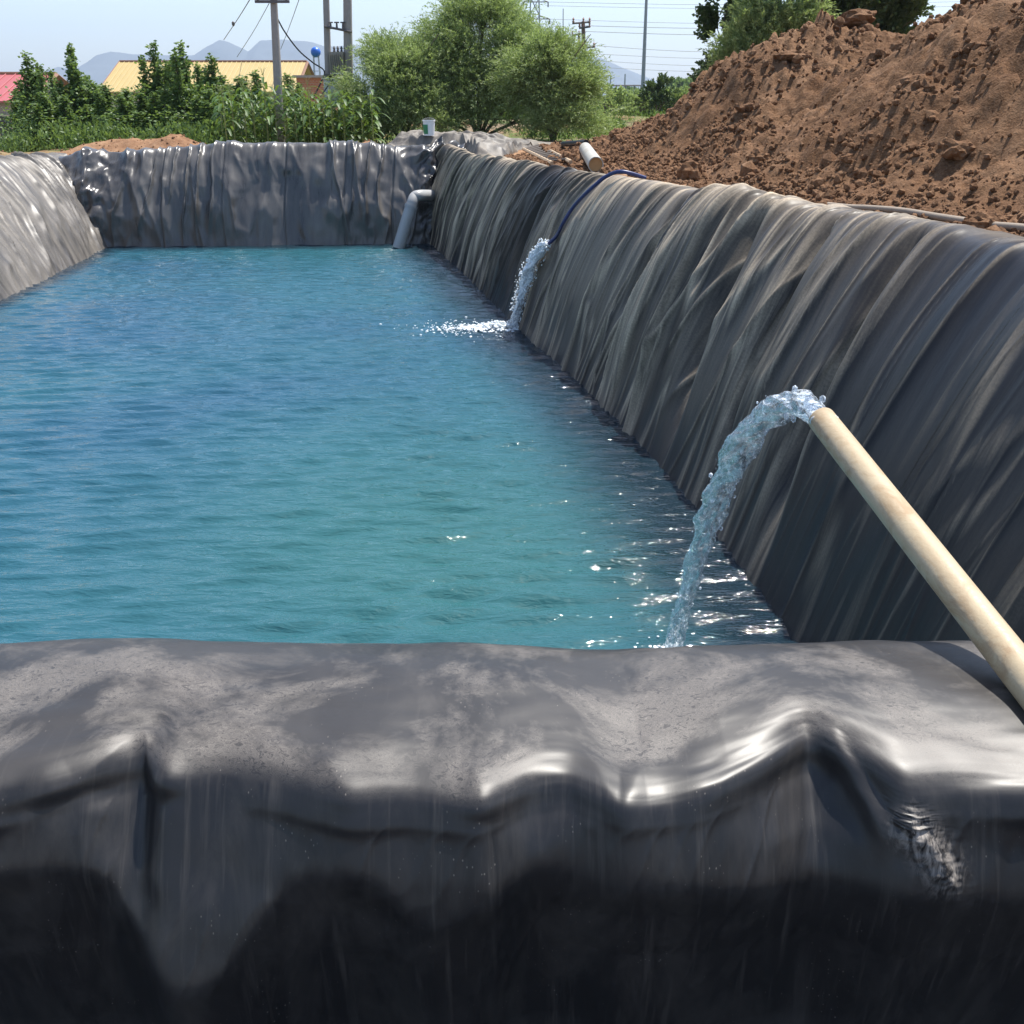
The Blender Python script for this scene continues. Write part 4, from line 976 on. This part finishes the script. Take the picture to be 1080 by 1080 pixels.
# trees behind the heap
def bigtree(px, d, z0, lobes, label, mat, seed, ns, ln, wd, sag=.1, slen=.3):
    r = ray(px, 100); g = Vector((r.x/r.y*d, d, z0)); return willow('tree', g, lobes, seed, label, mat, 'trees rising behind the heap', ns, ln, wd, 'tree', sag, slen)
bigtree(757, 24, -1.3, [(0, 0, 1.35, .32, .4, .7), (.02, 0, 2.2, .42, .45, .75), (.1, 0, 3.1, .45, .45, .9), (.15, 0, 3.9, .3, .3, .6)], 'tall dark poplar at the left foot of the heap', M_poplar_dk, 61, 4500, .075, .030)
bigtree(800, 23, -1.2, [(0, 0, 2.0, .75, .6, .8), (-.35, -.1, 1.5, .5, .5, .6), (.35, 0, 2.9, .65, .5, .6), (.55, .1, 3.5, .45, .4, .5), (.2, .1, 3.8, .35, .4, .4), (.6, 0, 2.0, .6, .6, .7)], 'light green willow leaning over the left shoulder of the heap', M_willow, 62, 5200, .075, .011, .4, .4)
bigtree(875, 26, -1.2, [(0, 0, 3.5, .75, .7, .9), (-.1, 0, 2.5, .7, .7, .9)], 'dark tree top showing above the middle of the heap', M_poplar_dk, 63, 5100, .085, .032)
bigtree(928, 26.5, -1.2, [(0, 0, 3.3, .65, .7, .8), (.15, 0, 4.1, .6, .6, .8), (0, 0, 2.3, .6, .6, .8)], 'dark tree top right of the other one above the heap summit', M_poplar_dk, 64, 5100, .085, .032)
for k, (px, w, h, d) in enumerate(((712, 8, 4.6, 260), (727, 7, 4.8, 265), (741, 6, 3.4, 270), (751, 7, 2.8, 280), (664, 9, 2.6, 300), (650, 7, 2.2, 310), (690, 7, 2.2, 300))):
    lab = ['broad grey green tree right of the white wall', 'tallest rounded tree of the distant row', 'thin faint tree right of the rounded pair', 'low tree beside the dark poplar on the horizon', 'hazy tree behind the white wall', 'low hazy tree behind the left end of the white wall', 'small hazy tree above the right half of the white wall'][k]
    g = gb(px, d); willow('distant_tree', g, [(0, 0, h*.55, w*.38, w*.4, h*.5), (w*.2, 0, h*.4, w*.3, w*.3, h*.4)], 70+k, lab, M_poplar, 'trees on the horizon', 420, .75, .25, 'tree', .05, 1.0)

# ------------------------------------------------------------------ buildings
M_yel = simple('yellow_roof', (.40, .30, .12), .55, var=.12, scale=1.5)
M_redr = simple('red_roof', (.36, .095, .10), .5, var=.12, scale=1.5)
M_cream = simple('cream_wall', (.55, .48, .36), .85, var=.1, scale=1)
M_brown = simple('brown_trim', (.20, .10, .06), .7)
M_glass = simple('dark_glass', (.03, .04, .05), .15, var=.1)
def brick_mat(name, a, b_, mo):
    m, nt, b, o = mat_new(name); v = tex(nt); br = nt.nodes.new('ShaderNodeTexBrick'); br.inputs['Scale'].default_value = 4
    nt.links.new(mapping(nt, v, (1, 1, 1), (R(90), 0, 0)), br.inputs['Vector'])
    br.inputs['Color1'].default_value = (*a, 1); br.inputs['Color2'].default_value = (*b_, 1); br.inputs['Mortar'].default_value = (*mo, 1)
    nt.links.new(br.outputs[0], b.inputs['Base Color']); b.inputs['Roughness'].default_value = .9; return m
M_brickr = brick_mat('red_brick', (.36, .12, .06), (.42, .16, .08), (.35, .3, .25)); M_brickg = brick_mat('grey_brick', (.24, .22, .21), (.30, .28, .26), (.36, .34, .32))
def shed(x0, x1, yf, dep, zb, ze, zr, label, wall, roof, ribs=24, trim=M_brown, door=None, wins=()):
    t = empty('shed', ((x0+x1)/2, yf, zb), label, 'building'); w = x1-x0; h = ze-zb; rr = zr-zb
    m = MB(); m.box((0, dep/2, h/2), (w, dep, h))
    for s in (-1, 1): m.add([(s*w/2, 0, h), (s*w/2, dep, h), (s*w/2, dep/2, rr-.05), (s*(w/2-.2), 0, h), (s*(w/2-.2), dep, h), (s*(w/2-.2), dep/2, rr-.05)], [(0, 1, 2), (3, 5, 4), (0, 2, 5, 3), (1, 4, 5, 2)])
    m.build('wall', wall, t)
    m = MB(); ov = .35
    for s in (-1, 1):
        ye = dep/2+s*(dep/2+ov); zl = h-ov*(rr-h)/(dep/2); 
        for k in range(ribs):
            a = -w/2-ov+(w+2*ov)*k/ribs; bx = -w/2-ov+(w+2*ov)*(k+1)/ribs
            m.add([(a, dep/2, rr+.03), (bx, dep/2, rr+.03), (bx, ye, zl+.03), (a, ye, zl+.03), (a, dep/2, rr-.03), (bx, dep/2, rr-.03), (bx, ye, zl-.03), (a, ye, zl-.03)], [(0, 1, 2, 3) if s < 0 else (3, 2, 1, 0), (4, 7, 6, 5), (2, 6, 7, 3)])
            m.tube([(a+.02, dep/2, rr+.045), (a+.02, ye, zl+.045)], .025, 5)
    rf = m.build('roof', roof, t)
    m = MB()
    for s in (-1, 1):
        for e in (-1, 1): m.tube([(s*(w/2+ov+.03), dep/2, rr), (s*(w/2+ov+.03), dep/2+e*(dep/2+ov), h-ov*(rr-h)/(dep/2))], .09, 4)
    m.tube([(-w/2-ov, dep/2, rr+.05), (w/2+ov, dep/2, rr+.05)], .07, 6); m.build('roof_trim', trim, t)
    for (wx_, wz_, ww, wh) in wins:
        m = MB(); m.box((wx_, -.03, wz_), (ww+.12, .07, wh+.12)); f = m.build('window', M_cream, t); m = MB(); m.box((wx_, -.07, wz_), (ww, .03, wh)); m.build('pane', M_glass, f)
    if door:
        m = MB(); m.box((door[0], -.04, door[2]/2), (door[1], .08, door[2])); m.build('door', door[3], t)
    return t
M_redp = simple('red_panel', (.45, .03, .07), .6)
ya, yb = PY(106, 97, 60), PY(306, 97, 60)
shed(ya.x+.35, yb.x, 60, 7.2, -2.2, .28, 1.72, 'long low building with a yellow metal roof behind the young poplars', M_cream, M_yel, 40, M_brown, (3, 1.0, 2.0, M_brown), ((-3.5, 1.4, 1, .8), (-1, 1.4, 1, .8), (1.2, 1.4, 1, .8)))
ra = PY(57, 105, 42)
shed(ra.x-14, ra.x-1.2, 42, 5.2, -2.9, -.12, .75, 'low shed with a pinkish red metal roof and grey block wall at the left edge', M_brickg, M_redr, 34, M_brown, (4.45, .75, 2.75, M_redp), ((2.2, 1.6, .9, .9), (5.6, 1.75, .45, .8)))
# brick outbuilding behind the transformer
ba, bb_ = PY(313, 90, 44), PY(352, 90, 44)
t = empty('brick_hut', ((ba.x+bb_.x)/2, 44, -2.2), 'small red brick hut with a flat pale roof beside the transformer poles', 'building'); w = bb_.x-ba.x
m = MB(); m.box((0, 1.5, 1.42), (w, 3, 2.84)); m.build('wall', M_brickr, t); m = MB(); m.box((0, 1.5, 2.88), (w+.25, 3.25, .09)); m.build('roof', M_conc, t)
m = MB(); m.box((-.2, -.03, 1.5), (.5, .06, .7)); m.build('window', M_glass, t)
# distant white wall
wa, wb = gb(645, 170), gb(705, 170); t = empty('compound_wall', ((wa.x+wb.x)/2, 170, wa.z), 'long low white wall far beyond the crop field', 'wall'); w = wb.x-wa.x
M_whitew = simple('white_wall', (.62, .60, .56), .85, var=.08, scale=.4); m = MB(); m.box((0, 0, 1.3), (w, .3, 2.6)); m.build('wall_panel', M_whitew, t); m = MB()
for k in range(9): m.box((-w/2+w*k/8, -.17, 1.4), (.35, .06, 2.8))
m.build('piers', M_whitew, t); m = MB(); m.box((0, 0, 2.66), (w+.3, .5, .1)); m.build('coping', M_conc, t)

# ------------------------------------------------------------------ poles and wires
M_dark = simple('dark_steel', (.10, .09, .09), .6); M_steel = simple('grey_steel', (.28, .29, .31), .5, .3)
M_rust = simple('brown_pole', (.15, .10, .085), .8); M_ins = simple('insulator', (.30, .16, .12), .3); M_wire = simple('wire_black', (.03, .03, .035), .5)
def pole(x0, z0, x1, z1, y, r0, r1, name, label, cat='utility pole', group=None, mat=M_conc):
    t = empty(name, (x0, y, z0), label, cat, group); m = MB(); m.tube([(0, 0, 0), ((x1-x0)*.5, 0, (z1-z0)*.5), (x1-x0, 0, z1-z0)], [r0, (r0+r1)/2, r1], 14); m.build('post', mat, t, True); return t
d = 26.0; xb = PY(296, 150, d).x; xt = PY(289, 2, d); g = gy_(xb, d)
t1 = pole(xb, g, xt.x, xt.z+.12, d, .115, .078, 'utility_pole', 'single grey concrete pole with a short steel crossarm rising from the corn', group=None)
m = MB(); m.box((xt.x-xb-.02, -.10, xt.z-g), (.78, .06, .06)); m.build('crossarm', M_dark, t1)
for k in (-.34, 0, .30):
    m = MB(); m.lathe([(.02, 0), (.045, .03), (.02, .05), (.045, .08), (.018, .11), (.001, .12)], (xt.x-xb+k, -.10, xt.z-g+.03), 10); m.build('insulator', M_ins, t1, True)
d = 28.0
tw = empty('transformer_mount', (0, d, 0), 'pair of concrete poles carrying a transformer and white cabinet above the corn', 'transformer')
xs_ = []
for (pb, pt, r) in ((348, 344, .085), (368, 366.5, .115)):
    xb_, xt_ = PY(pb, 145, d).x, PY(pt, 0, d).x; g = gy_(xb_, d); m = MB(); k = (3.1-0)/(2.14+1.2); m.tube([(xb_, 0, g), (xt_, 0, 2.14), (xt_+(xt_-xb_)*.3, 0, 3.2)], [r*1.08, r*.92, r*.86], 14); m.build('pole', M_conc, tw, True); xs_.append((xb_+xt_)/2)
zz = lambda py, px=357: PY(px, py, d).z
xm = sum(xs_)/2
m = MB(); m.tube([(PY(345, 28, d).x-.05, -.13, zz(28)), (PY(372, 34, d).x, -.13, zz(34))], .032, 6); m.build('crossarm', M_dark, tw)
for k in range(3):
    m = MB(); x = xm-.10+k*.15; m.tube([(x, -.13, zz(31)), (x, -.13, zz(24))], [.03, .02], 8); m.tube([(x-.06, -.13, zz(24)), (x+.06, -.13, zz(24))], .018, 6); m.build('fuse_switch', M_dark, tw)
m = MB(); m.box((xm, -.05, zz(66)), (.36, .30, zz(55)-zz(77)))
tr = m.build('transformer_tank', simple('tank_grey', (.26, .24, .20), .6), tw)
m = MB()
for k in range(7): m.box((xm-.15+k*.05, -.22, zz(66)), (.012, .06, (zz(55)-zz(77))*.8))
m.build('cooling_fins', simple('fin_grey', (.30, .28, .24), .6), tr)
for k in range(3):
    m = MB(); m.lathe([(.028, 0), (.035, .03), (.02, .05), (.034, .08), (.015, .13), (.001, .14)], (xm-.06+k*.09, -.05, zz(55)), 10); m.build('bushing', M_dark, tr, True)
m = MB(); m.box((xm, -.05, zz(79)), (.62, .42, .05)); m.build('platform', M_dark, tw)
M_cab = simple('cabinet_paint', (.55, .57, .62), .5, var=.06, scale=2); cx_ = PY(353, 90, d).x
m = MB(); m.box((cx_, -.10, (zz(84)+zz(112))/2), (.46, .34, zz(84)-zz(112))); cab = m.build('cabinet', M_cab, tw)
m = MB(); m.box((cx_, -.10, zz(84)+.02), (.54, .42, .03)); m.build('cabinet_roof', M_whitew, cab)
m = MB(); m.box((cx_+.08, -.285, (zz(84)+zz(112))/2), (.26, .02, (zz(84)-zz(112))*.85)); m.build('cabinet_door', M_cab, cab)
def wire(name, pts, r, label, cat='cable', mat=M_wire, group=None, n=40):
    o_ = Vector(pts[0]); m = MB(); m.tube(list(spline([Vector(p)-o_ for p in pts], n)), r, 5); o = m.build(name, mat, None, True, label=label, category=cat); o.location = o_
    if group: o['group'] = group
    return o
wire('cable', [PY(291, 16, 26), PY(300, 33, 26.4), PY(315, 53, 27), PY(330, 66, 27.5), PY(342, 75, 27.8), PY(338, 88, 27.8), PY(330, 104, 27.8)], .018, 'thick black cable sagging from the single pole to the transformer poles')
wire('cable', [PY(351, 84, 27.6), PY(345, 92, 27.5), PY(338, 102, 27.4)], .016, 'short black cable slanting down from the white cabinet')
grp = 'overhead wires crossing the sky'
wire('overhead_wire', [PY(236, 42, 60), PY(252, 18, 50), PY(268, -8, 40)], .018, 'thin wire slanting up left of the single pole with a small black weight', 'wire', group=grp)
m = MB(); o_ = PY(246, 25, 53); m.lathe([(.001, -.12), (.07, -.06), (.07, .06), (.001, .12)], (0, 0, 0), 10); o = m.build('line_damper', M_dark, None, True, label='small black weight hanging on the leftmost thin wire', category='weight'); o.location = o_
wire('overhead_wire', [PY(250, 60, 70), PY(268, 32, 60), PY(290, -8, 45)], .016, 'faint wire just left of the top of the single pole', 'wire', group=grp)
wire('overhead_wire', [PY(296, 52, 70), PY(306, 26, 60), PY(318, -8, 45)], .016, 'faint wire rising between the single pole and the pair of poles', 'wire', group=grp)
for k, (y0, y1, y2, d0) in enumerate(((2, 5, 2, 130), (6, 9, 7, 132), (20, 25, 24, 130), (27, 30, 28, 90), (33, 37, 36, 92), (56, 62, 60, 130), (63, 70, 68, 132), (70, 76, 74, 134), (47, 55, 50, 110))):
    lab = ['topmost', 'second', 'third', 'fourth', 'fifth', 'seventh', 'eighth', 'lowest', 'sixth'][k]+' from the top of the faint wires across the right sky'
    wire('overhead_wire', [PY(575 if k < 3 else 612, y0, d0), PY(760, y1, d0), PY(1000, y2, d0), PY(1250, y2-6, d0)], .022, lab, 'wire', M_steel, grp, 24)
# lattice pylon
def pylon(px, d, wpx, zt, label, arms, lean=0):
    g = gb(px, d); t = empty('power_pylon', tuple(g), label, 'pylon'); H = zt-g.z; wb_ = wpx/FPX*d*1.9; wt = wpx/FPX*d*.45; m = MB(); lv = 11
    co = lambda k, s, q: (s*(wb_+(wt-wb_)*k/lv)/2, q*(wb_+(wt-wb_)*k/lv)/2, H*k/lv)
    for s, q in ((-1, -1), (1, -1), (1, 1), (-1, 1)): m.tube([co(0, s, q), co(lv, s, q)], .06, 4)
    for k in range(lv):
        for (s, q), (s2, q2) in (((-1, -1), (1, -1)), ((1, -1), (1, 1)), ((1, 1), (-1, 1)), ((-1, 1), (-1, -1))):
            m.tube([co(k, s, q), co(k+1, s2, q2)], .035, 3); m.tube([co(k, s2, q2), co(k+1, s, q)], .035, 3)
    m.build('lattice_body', M_steel, t)
    for z, l, r in arms:
        m = MB(); m.tube([(-l, 0, z-g.z), (r, 0, z-g.z)], .05, 4); m.tube([(-l, 0, z-g.z), (0, 0, z-g.z+.5), (r, 0, z-g.z)], .04, 4); a_ = m.build('crossarm', M_dark, t)
        for e in (-l, r): m = MB(); m.tube([(e, 0, z-g.z), (e, 0, z-g.z-.5)], .07, 6); m.build('insulator', M_dark, a_)
    return t
d = 120; pylon(563, d, 8, 16, 'steel lattice pylon rising behind the willow clump', [(PY(563, 20, d).z, .3, 1.6), (PY(563, 2, d).z, 1.2, 1.4), (13.2, 1.4, 1.4)])
def tpole(px0, py1, px1, d, r, arms, label, mat=M_rust):
    b = gb(px0, d); tp = PY(px1, py1, d); t = pole(b.x, b.z, tp.x, tp.z, d, r*1.1, r*.8, 'power_pole', label, 'power pole', None, mat)
    for py, l, rr_ in arms:
        z = PY(px1, py, d).z; m = MB(); m.tube([(tp.x-b.x-l, -.25, z-b.z), (tp.x-b.x+rr_, -.25, z-b.z+.1)], .07, 5); a_ = m.build('crossarm', M_dark, t)
        for q in (-l*.9, 0, rr_*.9): m = MB(); m.lathe([(.05, 0), (.10, .08), (.04, .16), (.09, .24), (.001, .36)], (tp.x-b.x+q, -.25, z-b.z+.05), 8); m.build('insulator', M_ins, a_, True)
    return t
tpole(618, 24, 615, 82, .17, [(25, .8, .5), (30, .3, .5), (51, .1, .9), (73, .1, .7)], 'brown power pole with several crossarms right of the willow clump')
tpole(612, 36, 610.5, 108, .14, [(37, .7, .5), (46, .5, .5), (53, .8, .4)], 'thinner power pole just left of the brown one', M_rust)
t = pole(gb(676, 75).x, gb(676, 75).z, PY(682, -6, 75).x, PY(682, -6, 75).z, 75, .16, .09, 'mast', 'tall thin grey mast rising out of the frame above the white wall', 'mast', None, M_steel)
t = pole(gb(593, 140).x, -2, PY(594, 9, 140).x, PY(594, 9, 140).z, 140, .12, .05, 'mast', 'faint thin mast between the pylon and the brown power pole', 'mast', None, M_steel)
t = pole(gb(642, 220).x, -2, gb(642, 220).x, PY(642, 80, 220).z, 220, .22, .12, 'mast', 'short distant mast left of the gantry on the horizon', 'mast', None, M_steel)
t = pole(gb(657, 220).x, -2, gb(657, 220).x, PY(657, 78, 220).z, 220, .22, .12, 'mast', 'short distant mast above the gantry on the horizon', 'mast', None, M_steel)
t = pole(gb(985, 60).x, -1.5, PY(986, 23, 60).x, PY(986, 23, 60).z, 60, .1, .07, 'power_pole', 'top of a small pole peeping over the notch of the heap', 'power pole', None, M_rust)
m = MB(); m.box((PY(986, 24, 60).x-gb(985, 60).x, -.1, PY(986, 25, 60).z+1.5), (1.3, .1, .1)); m.build('crossarm', M_dark, t)
gA = gb(648, 200); gt = empty('switchgear_gantry', tuple(gA), 'low dark gantry of a substation far beyond the field', 'gantry'); m = MB()
for k in range(5): m.tube([(-1.5+k*1.6, 0, 0), (-1.5+k*1.6, 0, 3.7)], .12, 5)
m.build('posts', M_dark, gt); m = MB(); m.tube([(-1.7, 0, 3.6), (5.1, 0, 3.6)], .14, 5); m.build('beam', M_dark, gt)
# water tower with a blue ball
d = 95; bc = PY(333, 55, d); wt_ = empty('water_tower', (bc.x, d, -2.2), 'small blue ball tank on thin legs behind the brick hut', 'water tower')
m = MB(); V, F = IV*.42, IF; m.add([tuple(p+np.array([0, 0, bc.z+2.2])) for p in V], [tuple(f) for f in F]); m.build('tank', simple('blue_tank', (.02, .12, .50), .4, var=.05), wt_, True)
for s, q in ((-1, -1), (1, -1), (1, 1), (-1, 1)):
    m = MB(); m.tube([(s*.32, q*.32, 0), (s*.2, q*.2, bc.z+1.95)], .035, 5); m.build('leg', M_steel, wt_)
m = MB()
for z in (1.5, 2.8, 4.1): m.tube([(-.3, -.3, z), (.3, -.3, z), (.3, .3, z), (-.3, .3, z), (-.3, -.3, z)], .02, 4)
m.build('brace', M_steel, wt_)

# ------------------------------------------------------------------ mountains
def mountains(name, prof, d, depth, seed, rough_):
    xs0 = np.array([PY(p[0], p[1], d).x for p in prof]); zs0 = np.array([PY(p[0], p[1], d).z for p in prof])
    x = np.linspace(xs0[0], xs0[-1], 500); y = np.linspace(-1, 1, 60)
    X, Yv = np.meshgrid(x, y, indexing='ij'); H = np.interp(X, xs0, zs0)
    H = H*(1+rough_*(fbm(X/140, X*0+3, seed, 4)-.5))
    pr = (1-np.abs(Yv))**1.1; n = ridged(fbm(X/260, Yv*4, seed+3, 4))
    Z = -8+(H+8)*pr*(1-.35*(1-n)*sstep(np.abs(Yv), .02, .3))
    link(name, mesh_np(name, np.stack([X, d+Yv*depth, Z], -1).reshape(-1, 3), grid_faces(500, 60)), simple(name+'_rock', (.06, .07, .07), .95, var=.3, scale=.01), None, kind='structure')
mountains('mountains', [(-200, 82), (-60, 70), (0, 82), (40, 78), (62, 70), (78, 74), (92, 66), (102, 58), (118, 54), (140, 57), (165, 57), (185, 58), (205, 57), (218, 48), (232, 41), (240, 43), (255, 50), (262, 54), (275, 42), (300, 41), (330, 44), (345, 48), (372, 46), (400, 48), (440, 62), (520, 84), (560, 80), (600, 62), (618, 62), (632, 62), (650, 68), (668, 78), (690, 92), (760, 98)], 5200, 650, 401, .05)
mountains('far_hills', [(500, 90), (560, 80), (612, 56), (634, 60), (655, 70), (700, 88), (760, 96), (900, 97), (1000, 92), (1150, 97)], 5900, 500, 411, .06)

# ------------------------------------------------------------------ haze
hz = MB(); hz.box((0, 3000, 190), (13000, 7200, 391)); 
hm = bpy.data.materials.new('haze'); hm.use_nodes = True; nt = hm.node_tree; nt.nodes.clear(); o_ = nt.nodes.new('ShaderNodeOutputMaterial'); pv = nt.nodes.new('ShaderNodeVolumePrincipled')
pv.inputs['Color'].default_value = (.66, .80, 1, 1); pv.inputs['Density'].default_value = .00018; pv.inputs['Anisotropy'].default_value = .25
nt.links.new(pv.outputs[0], o_.inputs['Volume']); hz.build('haze', hm, None, kind='stuff', label='thin bluish air haze over the whole plain', category='haze')

# ------------------------------------------------------------------ light
SUN_EL, SUN_AZ = R(66), R(48)                 # azimuth measured from +Y towards +X
sd_ = Vector((math.sin(SUN_AZ)*math.cos(SUN_EL), math.cos(SUN_AZ)*math.cos(SUN_EL), math.sin(SUN_EL)))
ld = bpy.data.lights.new('sun', 'SUN'); ld.energy = 4.6; ld.angle = R(.53); ld.color = (1, .955, .88)
lo = bpy.data.objects.new('sun', ld); COL.objects.link(lo); lo.rotation_euler = sd_.to_track_quat('Z', 'Y').to_euler()
w = bpy.data.worlds.new('World'); sc.world = w; w.use_nodes = True; nt = w.node_tree
bg = nt.nodes['Background']; sky = nt.nodes.new('ShaderNodeTexSky'); sky.sky_type = 'NISHITA'; sky.sun_disc = False
sky.sun_elevation = SUN_EL; sky.sun_rotation = SUN_AZ; sky.air_density = 1.0; sky.dust_density = 1.2; sky.ozone_density = 1.2
nt.links.new(sky.outputs[0], bg.inputs[0]); bg.inputs[1].default_value = .12
sc.view_settings.view_transform = 'Standard'; sc.view_settings.look = 'None'; sc.view_settings.exposure = 0.88; sc.view_settings.gamma = 1
sc.view_settings.use_curve_mapping = False
sc.render.engine = 'CYCLES'
cy = sc.cycles; cy.use_denoising = True; cy.max_bounces = 8; cy.transmission_bounces = 8; cy.glossy_bounces = 4; cy.diffuse_bounces = 3; cy.volume_bounces = 0; cy.transparent_max_bounces = 8
cy.sample_clamp_indirect = 6; cy.sample_clamp_direct = 0
